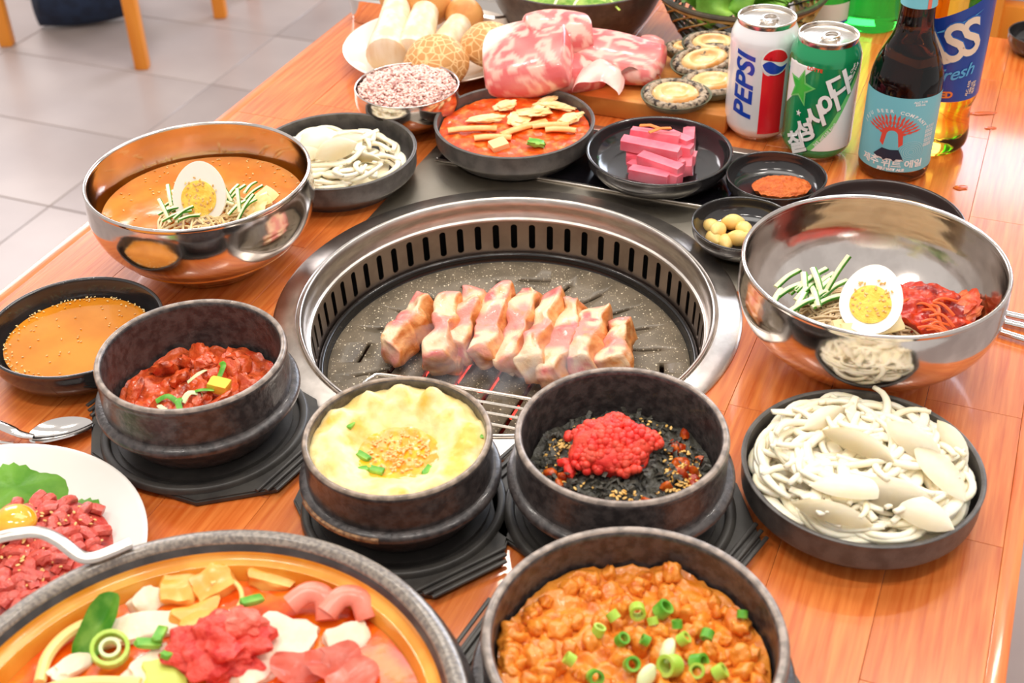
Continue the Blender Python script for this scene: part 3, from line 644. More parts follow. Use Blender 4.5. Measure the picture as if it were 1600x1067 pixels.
# ---------------------------------------------------------------- K: sesame sauce
zK = .0185
o = obj('amber_sauce', heap(rK*.83, lambda x, y: 0.0002*nz((x, y, 0), 40), 20, 80, .008), M('amber_sauce_liquid', (206, 124, 20), (222, 140, 34), s=20, rough=.05, coat=.5, sss=.1), loc=Vector((cK.x, cK.y, T+zK))); tag(o, 'smooth amber sauce pooled in the far left black dish', 'sauce')
o = obj('sauce_sesame', seeds(150, onring(rK*.83, zK+.0012, .13), .0008, 17), M('sesame_pale', (236, 206, 130), (250, 226, 170), isl=True, rough=.4, pos=(0, 1)), loc=cK, kind='stuff'); tag(o, 'sesame seeds ringed round the amber sauce', 'sesame')
o = obj('sauce_sesame_centre', seeds(60, onring(rK*.8, zK+.0008, 1), .0008, 19), SES, loc=cK, kind='stuff'); tag(o, 'sesame seeds scattered over the middle of the amber sauce', 'sesame')
# ---------------------------------------------------------------- H: braised red stew
BR = M('braised_red', (206, 58, 22), (128, 30, 14), s=80, rough=.25, coat=.4, bump=.9, bs=220, c3=(222, 96, 46), pos=(.3, .7))
zH = .034
o = obj('braised_stew', heap(rH*.87, lambda x, y: .005*nz((x, y, 0), 40, 2)+.004*nz((x, y, 0), 110, 7)+.002*nz((x, y, 0), 260, 3), 44, 120, .012), BR, loc=Vector((cH.x, cH.y, T+zH))); tag(o, 'thick dark red braised stew in the left earthenware pot', 'stew')
rnd = random.Random(41)
for k in range(26):
    a = rnd.uniform(0, 2*PI); q = rH*.72*math.sqrt(rnd.random())
    o = obj('meat_lump', blob(rnd.uniform(.007, .013), rnd.uniform(.006, .010), .005, .45, 1.6, k, 3), BR, loc=(cH.x+q*math.cos(a), cH.y+q*math.sin(a), T+zH+.002), rot=(rnd.random(), rnd.random(), rnd.random()*6)); tag(o, 'glossy red meat lump in the left braised stew', 'meat', 'meat lumps in the braised stew')
o = obj('butter_cube', chunk(.0075, .0055, .0035, .06, 3, 3, 1, .15), M('yellow_radish', (250, 206, 70), rough=.35, sss=.2), loc=at(343, 602, zH+.010), rot=(0, .1, -.3)); tag(o, 'small yellow cube on the red braised stew', 'cube')
for k, (px, py) in enumerate(((262, 628), (300, 622), (285, 632), (258, 640), (316, 612), (308, 588), (345, 578))):
    o = obj('scallion_shred', sweep(crv3([(-.008, 0, 0), (0, .003, .003), (.008, -.001, 0)], 4), .0022, .0008, n=6), SCAL if k % 2 == 0 else SCALW, loc=at(px, py, zH+.009), rot=(.2, .1, k*.8)); tag(o, 'curled scallion shred on the red braised stew', 'scallion', 'scallion shreds on the braised stew')
# ---------------------------------------------------------------- I: steamed egg
SE = M('steamed_egg_curd', (248, 214, 130), (244, 192, 84), s=34, rough=.42, bump=.45, bs=160, sss=.15, c3=(250, 228, 168), pos=(.35, .65))
SEO = M('egg_pool_orange', (248, 186, 40), (244, 160, 50), s=60, rough=.2, sss=.1, coat=.5, bump=.5, bs=200)
zI = .0585
def hI(x, y):
    d = math.hypot(x, y+.002)/rI; an = math.atan2(y, x)
    return .006*math.exp(-((d-.68)/.22)**2)*(1+.45*math.sin(an*7+1)*.5+.5*nz((x, y, 0), 55, 3)) - .017*math.exp(-(d/.46)**2) + .0024*nz((x, y, 0), 70, 8) + .0014*nz((x, y, 0), 190, 2) + (.004*max(0, math.sin(an))*math.exp(-((d-.8)/.13)**2)*(1+math.sin(an*13)))
o = obj('steamed_egg', heap(rI*.925, hI, 48, 144, .012), SE, loc=Vector((cI.x, cI.y, T+zI))); tag(o, 'fluffy pale yellow steamed egg swelling to its pot rim', 'egg')
pl = obj('runny_centre', heap(.027, lambda x, y: .0014*nz((x, y, 0), 150, 4)+.003*(x*x+y*y)/.0006, 20, 72, .006), SEO, loc=Vector((cI.x, cI.y-.004, T+zI-.0085))); tag(pl, 'orange runny pool in the middle of the steamed egg', 'egg')
o = obj('egg_sesame', seeds(150, onring(.020, zI-.0062, 1), .0011, 29), SES, loc=cI, kind='stuff'); o.location.z = T; tag(o, 'toasted sesame over the steamed egg centre', 'sesame')
for k, (px, py, a) in enumerate(((568, 713, -.6), (588, 735, -.3), (564, 735, .4), (668, 735, 1.1), (625, 754, -.05), (743, 684, .2), (548, 664, 1.2))):
    o = obj('scallion_piece', chunk(.005, .0025, .0018, .15, k, 2), SCAL, loc=at(px, py, zI-.005 if k < 5 else zI+.002), rot=(0, .1, a)); tag(o, 'dark green scallion piece on the steamed egg', 'scallion', 'scallion pieces on the steamed egg')
# ---------------------------------------------------------------- J: seaweed, sesame, roe
SW = M('seaweed_black', (52, 50, 46), (26, 26, 26), s=120, rough=.4, bump=1, bs=300, c3=(78, 76, 66), pos=(.3, .7))
zJ = .037
def hJ(x, y): return .010*max(0, 1-(x*x+y*y)/.0028)+.004*nz((x, y, 0), 60, 2)+.003*nz((x, y, 0), 160, 5)
o = obj('rice_topping_bed', heap(rJ*.88, hJ, 40, 110, .012), SW, loc=Vector((cJ.x, cJ.y, T+zJ))); tag(o, 'black seaweed and rice bed inside the roe pot', 'seaweed')
rnd = random.Random(51); bm = bmesh.new()
for k in range(520):
    a = rnd.uniform(0, 2*PI); q = rJ*.80*math.sqrt(rnd.random()); x, y = q*math.cos(a), q*math.sin(a)
    s_ = rnd.uniform(.0025, .006); P = [Vector((0, 0, 0)), Vector((s_, rnd.uniform(-.002, .002), rnd.uniform(0, .003))), Vector((s_*1.6, rnd.uniform(-.003, .003), 0))]
    b = sweep(P, rnd.uniform(.0008, .0018), .0003, n=4); merge(bm, b, Matrix.Translation((x, y, hJ(x, y)+.001)) @ Matrix.Rotation(rnd.uniform(0, 6.3), 4, 'Z') @ Matrix.Rotation(rnd.uniform(-.8, .3), 4, 'Y'))
o = obj('seaweed_flakes', bm, SW, loc=Vector((cJ.x, cJ.y, T+zJ)), kind='stuff'); tag(o, 'shredded black seaweed flakes round the red roe', 'seaweed')
KB = M('kimchi_bits', (206, 96, 20), (170, 50, 10), s=100, rough=.3, coat=.3, bump=.6, bs=250)
for k in range(34):
    a = rnd.choice((rnd.uniform(3.1, 5.3), rnd.uniform(-.9, .6))); q = rJ*rnd.uniform(.52, .80); x, y = q*math.cos(a), q*math.sin(a)
    o = obj('kimchi_bit', blob(.005, .004, .0032, .4, 1.8, k, 2), KB, loc=(cJ.x+x, cJ.y+y, T+zJ+hJ(x, y)+.001), rot=(k, k*2, k*3)); tag(o, 'small orange kimchi bit at the edge of the roe pot', 'kimchi', 'kimchi bits in the roe pot')
def fJ(r_):
    a = r_.uniform(0, 2*PI); q = rJ*.78*math.sqrt(r_.uniform(.25, 1)); x, y = q*math.cos(a), q*math.sin(a)
    if r_.random() < .6: a = r_.choice((2.7, -.15, -.6, -1.5))+r_.gauss(0, .18); q = rJ*r_.uniform(.45, .75); x, y = q*math.cos(a), q*math.sin(a)
    return Vector((x, y, hJ(x, y)+.0028)), None
o = obj('topping_sesame', seeds(330, fJ, .00135, 53), M('sesame_gold', (214, 158, 66), (240, 200, 120), isl=True, rough=.4, pos=(0, 1)), loc=Vector((cJ.x, cJ.y, T+zJ)), kind='stuff'); tag(o, 'golden sesame seeds over the black seaweed', 'sesame')
ROE = M('red_roe', (240, 52, 44), (246, 84, 62), s=90, rough=.42, sss=.2, bump=.4, bs=400)
bm = bmesh.new(); rnd = random.Random(55)
for k in range(430):
    a = rnd.uniform(0, 2*PI); rr = math.sqrt(rnd.random()); q = .0285*rr*(1+.14*math.sin(5*a+1)); x, y = q*math.cos(a), q*math.sin(a)*.92; z = .017*(1-rr**2*.9)+rnd.uniform(-.001, .0015)
    s_ = rnd.uniform(.0018, .0034); b = bmesh.new(); bmesh.ops.create_icosphere(b, subdivisions=2, radius=s_); merge(bm, b, Matrix.Translation((x, y, z)))
merge(bm, blob(.027, .025, .0165, .2, 1.5, 3, 4))
c = at(956, 690, zJ+.020)
o = obj('fish_roe', bm, ROE, loc=c-Vector((0, 0, .006)), kind='stuff'); tag(o, 'bright red fish roe mound in the middle of the pot', 'roe')
for k, (px, py) in enumerate(((911, 722), (890, 735), (885, 724), (922, 716))):
    o = obj('roe_clump', blob(.0065, .0035, .0035, .3, 1.6, k, 3), ROE, loc=at(px, py, zJ+.010), rot=(0, 0, .7+k)); tag(o, 'small red roe clump left of the roe mound', 'roe', 'stray roe clumps')
# ---------------------------------------------------------------- P: bean stew
BS = M('bean_stew', (230, 130, 32), (206, 96, 18), s=60, rough=.28, coat=.3, bump=.8, bs=200, c3=(240, 152, 56), pos=(.32, .68))
zP = .046
hP = lambda x, y: .005*nz((x, y, 0), 35, 2)+.0055*nz((x, y, 0), 80, 6)+.003*nz((x, y, 0), 200, 8)
o = obj('bean_stew', heap(rP*.905, hP, 50, 140, .012), BS, loc=Vector((cP.x, cP.y, T+zP))); tag(o, 'chunky orange soybean stew in the front pot', 'stew')
rnd = random.Random(61); LM = [blob(.0072, .0062, .0048, .4, 1.5, k, 3) for k in range(6)]; lm = []
for b in LM:
    me = bpy.data.meshes.new('stew_lump'); b.to_mesh(me); b.free(); me.polygons.foreach_set('use_smooth', [True]*len(me.polygons)); me.materials.append(BS); lm.append(me)
for k in range(190):
    a = rnd.uniform(0, 2*PI); q = rP*.84*math.sqrt(rnd.random()) if k > 40 else rP*rnd.uniform(.8, .86); x, y = q*math.cos(a), q*math.sin(a)
    o = bpy.data.objects.new('stew_lump', lm[k % 6]); COL.objects.link(o); o.location = (cP.x+x, cP.y+y, T+zP+hP(x, y)); o.rotation_euler = (rnd.random()*6, rnd.random()*6, rnd.random()*6); s_ = rnd.uniform(.6, 1.15); o.scale = (s_, s_, s_)
    tag(o, 'orange bean lump in the front stew pot', 'bean', 'bean lumps in the front stew')
def ring_piece(r_, h_, t_=.0012): return lathe([(r_-t_, -h_), (r_, -h_), (r_, h_), (r_-t_, h_), (r_-t_, -h_)], 18)
YG = M('scallion_light', (170, 206, 70), (196, 220, 110), s=60, rough=.35, sss=.2)
for k, (px, py, s_, m_) in enumerate(((996, 955, .0075, 0), (1036, 952, .008, 0), (972, 999, .006, 0), (935, 985, .006, 0), (958, 962, .006, 1), (1043, 1016, .009, 2), (1047, 1040, .010, 0), (987, 1038, .007, 0), (1092, 1035, .008, 0), (1068, 998, .006, 0), (1105, 992, .006, 0),
                                      (1058, 975, .005, 0), (890, 1030, .006, 0), (1090, 1048, .007, 1), (930, 1058, .007, 0), (1010, 1058, .008, 2), (1125, 1050, .007, 1), (1160, 960, .005, 0), (1020, 970, .005, 1), (1008, 1000, .005, 0))):
    o = obj('scallion_slice', blob(s_, s_*.6, s_*.42, .15, 1.2, k, 3) if m_ == 2 else ring_piece(s_*.62, s_*.45, s_*.22), (SCAL if k % 3 else YG) if m_ == 0 else (YG if m_ == 1 else SCALW), loc=at(px, py, zP+.008), rot=(rnd.uniform(.3, 1.3), rnd.uniform(-.4, .4), k*.9))
    tag(o, 'sliced green scallion floating on the front bean stew', 'scallion', 'scallion slices on the bean stew')
# ---------------------------------------------------------------- Q: big army-stew pot
hQ = .078; cQ, rQ = spot('Q', hQ, 0)
P_Q = [(0, 0), (.70, 0)]+crv([(.70, 0), (.84, .10), (.99, .42), (1.02, .66), (1.01, .84), (.985, .93)], 5)+crv([(.985, .93), (.97, 1.0), (.93, 1.02), (.905, .99), (.885, .93)], 4)
o = thing('earthenware_casserole', 'wide dark earthenware casserole of red sausage and tofu stew at the front left', 'pot', (cQ.x, cQ.y, T))
outer = P_Q; inner = crv([(.885, .93), (.875, .89), (.845, .87), (.835, .84), (.80, .60), (.70, .30), (.5, .12)], 4)+[(0, .10)]
obj('casserole_body', lathe(scaled(outer, rQ, hQ), 128), M('casserole_dark_glaze', (70, 66, 64), (52, 48, 46), s=80, rough=.30, coat=.4, bump=.1), o)
obj('rim_band', lathe(scaled(crv([(.972, .985), (.965, 1.01), (.93, 1.032), (.905, 1.0), (.90, .97)], 4), rQ, hQ), 128), M('speckled_rim', (150, 140, 128), (110, 102, 96), s=400, rough=.3, coat=.4), o)
obj('inner_glaze', lathe(scaled([(.887, .935)]+inner[1:], rQ, hQ), 128), M('amber_inner_glaze', (236, 168, 66), (222, 142, 40), s=30, rough=.18, coat=.6), o)
zQ = hQ*.74; rq = rQ*.822
SB = M('army_stew_broth', (240, 122, 28), (226, 76, 14), s=45, rough=.08, coat=.6, bump=.5, bs=90, sss=.1)
o = obj('stew_broth', heap(rq, lambda x, y: .001*nz((x, y, 0), 30, 2), 30, 120, .02), SB, loc=Vector((cQ.x, cQ.y, T+zQ))); tag(o, 'orange-red broth filling the wide front left casserole', 'broth')
TOF = M('tofu_white', (240, 218, 188), (244, 226, 204), s=60, rough=.45, sss=.2, bump=.4, bs=200); SAU = M('sausage_pink', (244, 150, 130), (236, 120, 96), s=50, rough=.25, sss=.3); PST = M('red_pepper_paste', (226, 66, 50), (210, 44, 36), s=140, rough=.4, bump=1, bs=350, c3=(236, 84, 70))
PIECES = [('tofu_slab', TOF, 'white tofu slab left of the red paste', (225, 985), (.024, .009, .005), (.1, .1, .25)), ('tofu_slab', TOF, 'white tofu slab right of the red paste', (448, 1000), (.017, .013, .005), (.1, .1, -.3)),
          ('tofu_cube', TOF, 'white tofu cube in front of the red paste', (395, 1052), (.012, .012, .006), (.1, .1, .8)), ('tofu_cube', TOF, 'white tofu piece beside the right sausages', (545, 1000), (.012, .009, .004), (.3, .1, .4)),
          ('radish_chunk', M('radish_yellow', (246, 170, 72), (250, 196, 104), s=50, rough=.25, sss=.3), 'yellow-stained radish chunk at the back of the stew', (275, 925), (.010, .011, .008), (.2, .3, .2)), ('radish_chunk', MATS['radish_yellow'], 'yellow-stained radish chunk behind the noodle loop', (335, 915), (.012, .009, .008), (.3, -.2, .5)),
          ('radish_chunk', MATS['radish_yellow'], 'yellow-stained radish chunk at the far rim of the stew', (428, 905), (.013, .008, .006), (0, .2, -.2)), ('radish_chunk', MATS['radish_yellow'], 'yellow-stained radish chunk behind the red paste', (310, 965), (.014, .008, .005), (.1, .2, .5)),
          ('cabbage_piece', TOF, 'white onion wedge near the left scallion', (230, 945), (.009, .008, .006), (.5, .1, 1)), ('cabbage_piece', TOF, 'white onion petal at the lower left of the stew', (120, 1040), (.016, .006, .004), (.2, .4, 1.1)),
          ('cabbage_piece', TOF, 'white onion piece left of the white front cubes', (240, 1045), (.015, .008, .005), (.2, .2, .9)), ('squash_piece', M('squash_pale_green', (206, 220, 100), rough=.35, sss=.3), 'pale green squash piece at the front of the stew', (258, 1062), (.012, .011, .006), (.1, .2, .3))]
for nm, m_, lb, (px, py), (a, b, c_), rot in PIECES:
    o = obj(nm, chunk(a, b, c_, .17, len(nm)+px, 5, 1.3, .40), m_, loc=at(px, py, zQ+c_*.05), rot=rot); tag(o, lb, nm.split('_')[0] if nm.split('_')[0] in ('tofu', 'radish') else 'vegetable')
for k, (px, py, lb) in enumerate(((488, 950, 'pink sausage slice curled at the back right of the stew'), (545, 955, 'pink sausage slice behind the right tofu piece'), (468, 1040, 'pink ham slice in front of the right tofu slab'), (520, 1030, 'pink ham slice at the right of the stew'), (550, 1060, 'pink ham slice at the front right of the stew'))):
    b = sheet(.016, .010, .003, k, 10, .004, .005) if k > 1 else sweep(crv3([(-.012, -.004, 0), (-.006, .006, .003), (.004, .007, .004), (.011, -.003, 0)], 5), .0065, .005, n=12)
    o = obj('sausage_slice', b, SAU, loc=at(px, py, zQ+.006), rot=(.2, .2, -.4+.3*k)); tag(o, lb, 'sausage')
o = obj('pepper_paste', blob(.027, .023, .013, .45, 1.9, 3, 5), PST, loc=at(345, 1010, zQ+.008)); tag(o, 'red pepper paste heap in the middle of the casserole', 'paste')
o = obj('ground_meat', blob(.016, .010, .009, .3, 2.2, 5, 4), M('ground_meat_pink', (240, 130, 110), (226, 90, 70), s=120, rough=.45, bump=1, bs=400), loc=at(368, 978, zQ+.014)); tag(o, 'pink ground meat heap behind the red paste', 'meat')
o = obj('leek_leaf', sheet(.009, .021, .002, 4, 10, .0014, .004), SCAL, loc=at(152, 980, zQ+.010), rot=(.5, .1, -.35)); tag(o, 'broad green leek leaf at the left of the casserole', 'leek')
o = thing('scallion_ring', 'bright green scallion ring beside the leek leaf', 'scallion', at(172, 1014, zQ+.010)); o.rotation_euler = (.3, .2, 0)
obj('outer_ring', ring_piece(.0105, .003, .0022), YG, o); obj('inner_ring', ring_piece(.0058, .0028, .0018), SCALW, o)
for k, (px, py, a) in enumerate(((232, 1005, .2), (268, 1018, 1.1), (393, 938, .6), (250, 990, 1.5))):
    o = obj('scallion_bit', chunk(.007, .003, .0016, .1, k, 2), SCAL, loc=at(px, py, zQ+.010), rot=(0, .3, a)); tag(o, 'short green scallion bit floating in the casserole', 'scallion', 'scallion bits in the casserole')
for k, P in enumerate(([(62, 1067), (72, 1030), (95, 1000), (128, 978), (180, 960)], [(330, 912), (352, 905), (372, 915), (378, 935), (368, 955)], [(60, 1085), (95, 1072), (150, 1066), (220, 1068)])):
    pts = [at(*q, zQ+.006) for q in P]; c_ = pts[2].copy()
    o = obj('thick_noodle', sweep(crv3([q-c_ for q in pts], 5), .0034 if k != 1 else .0014, n=8), M('udon_pale', (252, 216, 140), rough=.3, sss=.3), loc=c_); tag(o, ('long pale noodle along the left casserole wall', 'thin looped sprout behind the red paste', 'pale noodle at the front left of the casserole')[k], 'noodle')
# steel ladle with a hooked handle on the casserole rim
pts = [at(-60, 858, .092), at(-10, 842, .094), at(25, 834, .095), at(62, 832, .094), at(92, 845, .090), at(120, 866, .085), at(140, 872, .0835), at(165, 865, .0835), at(204, 848, .0835)]
c_ = pts[3].copy(); o = obj('ladle_handle', sweep(crv3([p-c_ for p in pts], 6), lambda f: .0042, lambda f: .0026, n=12), STEEL, loc=c_); tag(o, 'bent steel ladle handle hooked over the casserole rim', 'ladle')
# ---------------------------------------------------------------- W: raw beef plate
P_PLATE = [(0, .12), (.56, .12), (.58, 0), (.62, 0), (.64, .14)]+crv([(.64, .14), (.80, .42), (.95, .82), (1.0, .96), (.995, 1.0), (.975, .99), (.93, .88), (.78, .52), (.62, .27)], 4)+[(0, .24)]
bW, cW, rW = vessel('W', 'white_plate', 'glossy white plate of raw seasoned beef at the left edge', 'plate', P_PLATE, WHITE, .022)
BEEF = M('raw_beef', (196, 56, 50), (140, 28, 30), s=70, rough=.35, coat=.2, bump=.9, bs=300, c3=(214, 92, 76), sss=.1, pos=(.32, .68))
cb_ = at(45, 860, .020)
def hW(x, y): return .016*max(0, 1-((x/.052)**2+(y/.058)**2))**.6+.003*nz((x, y, 0), 60, 2)
o = obj('beef_bed', heap(.052, hW, 30, 90, .006), BEEF, loc=Vector((cb_.x, cb_.y, T+.010))); tag(o, 'mound of minced raw beef on the white plate', 'beef'); o['kind'] = 'stuff'
rnd = random.Random(71)
for k in range(110):
    a = rnd.uniform(0, 2*PI); q = .047*math.sqrt(rnd.random()); x, y = q*math.cos(a), q*math.sin(a); l_ = rnd.uniform(.004, .0085)
    o = obj('beef_strip', sweep(crv3([(-l_, 0, -.001), (0, rnd.uniform(-.003, .003), .0015), (l_, rnd.uniform(-.002, .002), -.001)], 3), .0042, .0034, n=8), BEEF, loc=(cb_.x+x, cb_.y+y, T+.011+hW(x, y)), rot=(rnd.uniform(-.3, .3), rnd.uniform(-.3, .3), rnd.uniform(0, 6.3)))
    tag(o, 'raw red beef strip on the white plate', 'beef', 'raw beef strips')
def fW(r_): a = r_.uniform(0, 2*PI); q = .046*math.sqrt(r_.random()); x, y = q*math.cos(a), q*math.sin(a); return Vector((x, y, hW(x, y)+.0035)), None
o = obj('beef_sesame', seeds(130, fW, .0013, 73), SES, loc=Vector((cb_.x, cb_.y, T+.010)), kind='stuff'); tag(o, 'pale sesame seeds sprinkled over the raw beef', 'sesame')
o = obj('egg_yolk', blob(.0145, .0135, .009, .03, 1, 1, 4, True), M('raw_yolk', (250, 170, 20), (250, 190, 60), s=60, rough=.08, coat=.8, sss=.3), loc=at(22, 815, .036)); tag(o, 'raw orange egg yolk on top of the raw beef', 'yolk')
PERI = M('perilla_green', (110, 178, 44), (140, 200, 66), s=40, rough=.45, bump=.4, bs=200)
def serrated(sx, sy, seed, n=26):
    bm = bmesh.new(); c = bm.verts.new((0, 0, .002)); rings = []
    for q in (.35, .7, 1):
        ring = []
        for k in range(n*2):
            a = 2*PI*k/(n*2); e = 1+(.07 if k % 2 else -.03)*(q == 1); r_ = q*e*(1+.18*math.cos(a))
            ring.append(bm.verts.new((sx*r_*math.cos(a), sy*r_*math.sin(a), .002*math.sin(5*a+seed)*q-.003*q*q)))
        rings.append(ring)
    m = n*2
    for k in range(m):
        j = (k+1) % m; bm.faces.new((c, rings[0][k], rings[0][j]))
        for a_, b_ in zip(rings, rings[1:]): bm.faces.new((a_[k], b_[k], b_[j], a_[j]))
    bmesh.ops.solidify(bm, geom=bm.faces[:], thickness=.0006); return bm
o = obj('perilla_leaf', serrated(.036, .030, 2), PERI, loc=at(25, 765, .020), rot=(-.12, .15, -.5)); tag(o, 'serrated green perilla leaf behind the raw beef', 'leaf')
o = obj('perilla_leaf', serrated(.030, .026, 5), PERI, loc=at(105, 815, .0145), rot=(0, .05, -.9)); tag(o, 'green perilla leaf edge peeking right of the raw beef', 'leaf')
# ================================================================ vertex-coloured foods
def MV(name, rough=.4, sss=.2, bump=.5, bs=300, coat=.2):
    m = M(name, (200, 150, 120), rough=rough, sss=sss, bump=bump, bs=bs, coat=coat); nt = m.node_tree
    if not nt.nodes.get('vc'):
        a = nt.nodes.new('ShaderNodeVertexColor'); a.layer_name = 'Col'; a.name = 'vc'; nt.links.new(a.outputs[0], nt.nodes['Principled BSDF'].inputs['Base Color'])
    return m
def vcol(bm, fn):
    ly = bm.verts.layers.float_color.new('Col'); bm.normal_update()
    for v in bm.verts: v[ly] = (*lin(fn(v.co, v.normal)), 1)
    return bm
def mix(a, b, t): t = max(0, min(1, t)); return tuple(x+(y-x)*t for x, y in zip(a, b))
def dense(sx, sy, sz, cuts=(14, 6, 4), amp=.1, fr=2, seed=0, rd=.25):
    """finely divided soft block: x long"""
    bm = bmesh.new(); bmesh.ops.create_cube(bm, size=2)
    for ax, c in enumerate(cuts):
        for k in range(1, c):
            p = [0, 0, 0]; p[ax] = -1+2*k/c; n = [0, 0, 0]; n[ax] = 1
            bmesh.ops.bisect_plane(bm, geom=bm.verts[:]+bm.edges[:]+bm.faces[:], plane_co=p, plane_no=n)
    for v in bm.verts:
        c = v.co.copy(); s = Vector((c.x, c.y, c.z)); q = Vector((c.x*(1-.10*rd*(c.y*c.y+c.z*c.z)), c.y*(1-.30*rd*c.z*c.z-.12*rd*c.x*c.x), c.z*(1-.30*rd*c.y*c.y-.12*rd*c.x*c.x)))
        P = Vector((q.x*sx, q.y*sy, q.z*sz)); m = min(sx, sy, sz); w_ = Vector((nz(P, fr/m*.25, seed), nz(P, fr/m*.25, seed+9), nz(P, fr/m*.25, seed+21)))
        v.co = P+w_*amp*m*2.2
    return bm
# ---------------------------------------------------------------- grilled pork slices
PORK = MV('grilled_pork', .38, .25, .5, 420, .3)
CRM, PNK, DRK, SEAR = (252, 216, 178), (238, 150, 138), (222, 110, 108), (206, 116, 48)
strips = [((668, 486), (612, 545), 1.0), ((710, 482), (684, 562), 1), ((750, 468), (716, 548), 1), ((787, 470), (757, 556), 1), ((828, 466), (800, 566), 1), ((866, 473), (833, 574), 1), ((902, 486), (862, 590), 1), ((937, 499), (913, 574), 1), ((971, 520), (962, 574), 1.1)]
words_ = ['first', 'second', 'third', 'fourth', 'fifth', 'sixth', 'seventh', 'eighth', 'ninth']
for k, (a, b, wf) in enumerate(strips):
    hh = ZP+.019+.003*(k % 2)
    p, q = at(*a, hh), at(*b, hh); d = q-p; ln = d.length*.5+.004
    bm = dense(ln, .0108*wf, .0135, (30, 10, 8), .30, 2.2, k*3+1, .22)
    def waist(co):
        t = co.x/ln; return 1-.22*math.exp(-((t-.15+.08*math.sin(k*2))/.09)**2)-.14*math.exp(-((t+.5)/.1)**2)
    for v in bm.verts: f = waist(v.co); v.co.y *= f; v.co.z *= (.6+.4*f)
    def cf_(co, n, k=k, ln=ln):
        t = co.x/ln+.25*nz(co, 70, k); c = mix(CRM, PNK, .45+1.3*math.sin(t*5.2+math.sin(k*2.1)*.5+1.0)+.9*nz(co, 90, k)); c = mix(c, DRK, 2.6*nz(co, 120, k+4)*max(0, math.sin(t*5.2+k*1.3+.6)))
        s = max(0, (.30-n.z)*1.6)+max(0, n.y-.42)*1.7+max(0, nz(co, 150, k+8)-.25)*1.6; return mix(c, mix(SEAR, (244, 176, 110), .5+nz(co, 200, 3)), min(1, s))
    vcol(bm, cf_)
    o = obj('pork_slice', bm, PORK, loc=(p+q)/2, rot=(R(20+4*math.sin(k*2)), R(2), math.atan2(d.y, d.x)), smooth='all')
    tag(o, 'grilled pork belly slice, %s from the left on the speckled pan' % words_[k] if k < 8 else 'grilled pork belly slice at the right end of the row on the pan', 'pork', 'grilled pork slices')
o = obj('pork_scrap', vcol(dense(.018, .008, .006, (12, 6, 4), .4, 1.6, 5, .5), lambda c, n: mix(CRM, SEAR, .5+1.6*nz(c, 140, 2))), PORK, loc=at(690, 566, ZP+.010), rot=(0, .1, -.25), smooth='all'); tag(o, 'ragged browned pork scrap below the second slice', 'pork')
o = obj('pork_scrap', vcol(dense(.011, .006, .006, (10, 6, 4), .4, 1.6, 8, .5), lambda c, n: mix(CRM, SEAR, .5+1.6*nz(c, 140, 6))), PORK, loc=at(802, 566, ZP+.012), rot=(0, .1, .9), smooth='all'); tag(o, 'small browned pork scrap below the fifth slice', 'pork')
# ---------------------------------------------------------------- board with raw pork and abalone
bd = thing('cutting_board', 'orange-brown wooden board under the raw pork and abalone', 'board', tb(0, 0), -YAW)
obj('board', box(-.152, .092, .356, .492, 0, .021, .0025), BOARD, bd)
RAW = MV('raw_pork', .34, .2, .3, 200, .3)
def marb(seed, fs=26, fat=(242, 186, 170), red=(220, 98, 98), pk=(232, 134, 128)):
    def f(c, n):
        wv_ = nz(c, fs, seed)+.5*nz(c, fs*2.4, seed+3); b = math.sin(wv_*13+c.x*fs*3.0+c.z*50+seed); col_ = mix(red, pk, .5+1.5*nz(c, fs*1.7, seed+7)); return mix(col_, fat, (b-.15)*2.2)
    return f
hb = .021
RS = [('large raw pork slab with a thick fat edge at the left of the board', (826, 92), .046, .050, .026, (R(14), R(-12), R(-8)), 1, hb+.028),
      ('raw pork slice leaning behind the left slab', (872, 62), .036, .030, .028, (R(20), 0, R(10)), 2, hb+.036),
      ('marbled raw pork slab lying in the middle of the board', (955, 88), .058, .034, .018, (R(10), R(3), R(-20)), 3, hb+.022),
      ('marbled raw pork slab nearest the kimchi stew dish', (888, 112), .034, .026, .017, (R(8), R(8), R(20)), 4, hb+.016),
      ('red raw pork end piece right of the middle slab', (1015, 88), .014, .026, .017, (R(5), R(10), R(-10)), 6, hb+.017)]
for lb, (px, py), a, b, c_, rot, sd, hh in RS:
    bm = dense(a, b, c_, (30, 22, 10), .10, 1.0, sd, .8); f0 = marb(sd)
    if sd == 1: f_ = lambda co, n, f0=f0, a=a, b=b: mix(f0(co, n), (252, 226, 208), (co.y/b*.6-co.x/a*.75+.25*nz(co, 60, 4)-.42)*4)
    else: f_ = f0
    o = obj('raw_pork_slab', vcol(bm, f_), RAW, loc=at(px, py, hh), rot=rot, smooth='all'); tag(o, lb, 'pork')
for k, (px, py, lb) in enumerate(((940, 133, 'pale folded fatty pork slice at the front of the board'), (988, 116, 'pale folded fatty pork slice beside the nearest abalone'))):
    bm = bmesh.new(); g = []
    for i in range(17):
        row = []; a = PI*(.08+.84*i/16)
        for j in range(13):
            y = (j/12-.5); row.append(bm.verts.new((-.025*math.cos(a)*(1+.06*math.sin(j*.5)), y*.064*(1-.1*math.sin(a)), .026*math.sin(a)**.8*(1-.35*abs(y+.1))+.004*nz((i, j, 0), .22, k))))
        g.append(row)
    for i in range(16):
        for j in range(12): bm.faces.new((g[i][j], g[i+1][j], g[i+1][j+1], g[i][j+1]))
    bmesh.ops.solidify(bm, geom=bm.faces[:], thickness=-.0035)
    o = obj('pork_fat_slice', vcol(bm, lambda c, n, k=k: mix((252, 216, 204), (244, 156, 150), 1.3*nz(c, 50, k+2)+.15+max(0, -c.y*14-.15))), RAW, loc=at(px, py, hb+.006), rot=(R(6), 0, R(-16+20*k)), smooth='all'); tag(o, lb, 'pork')
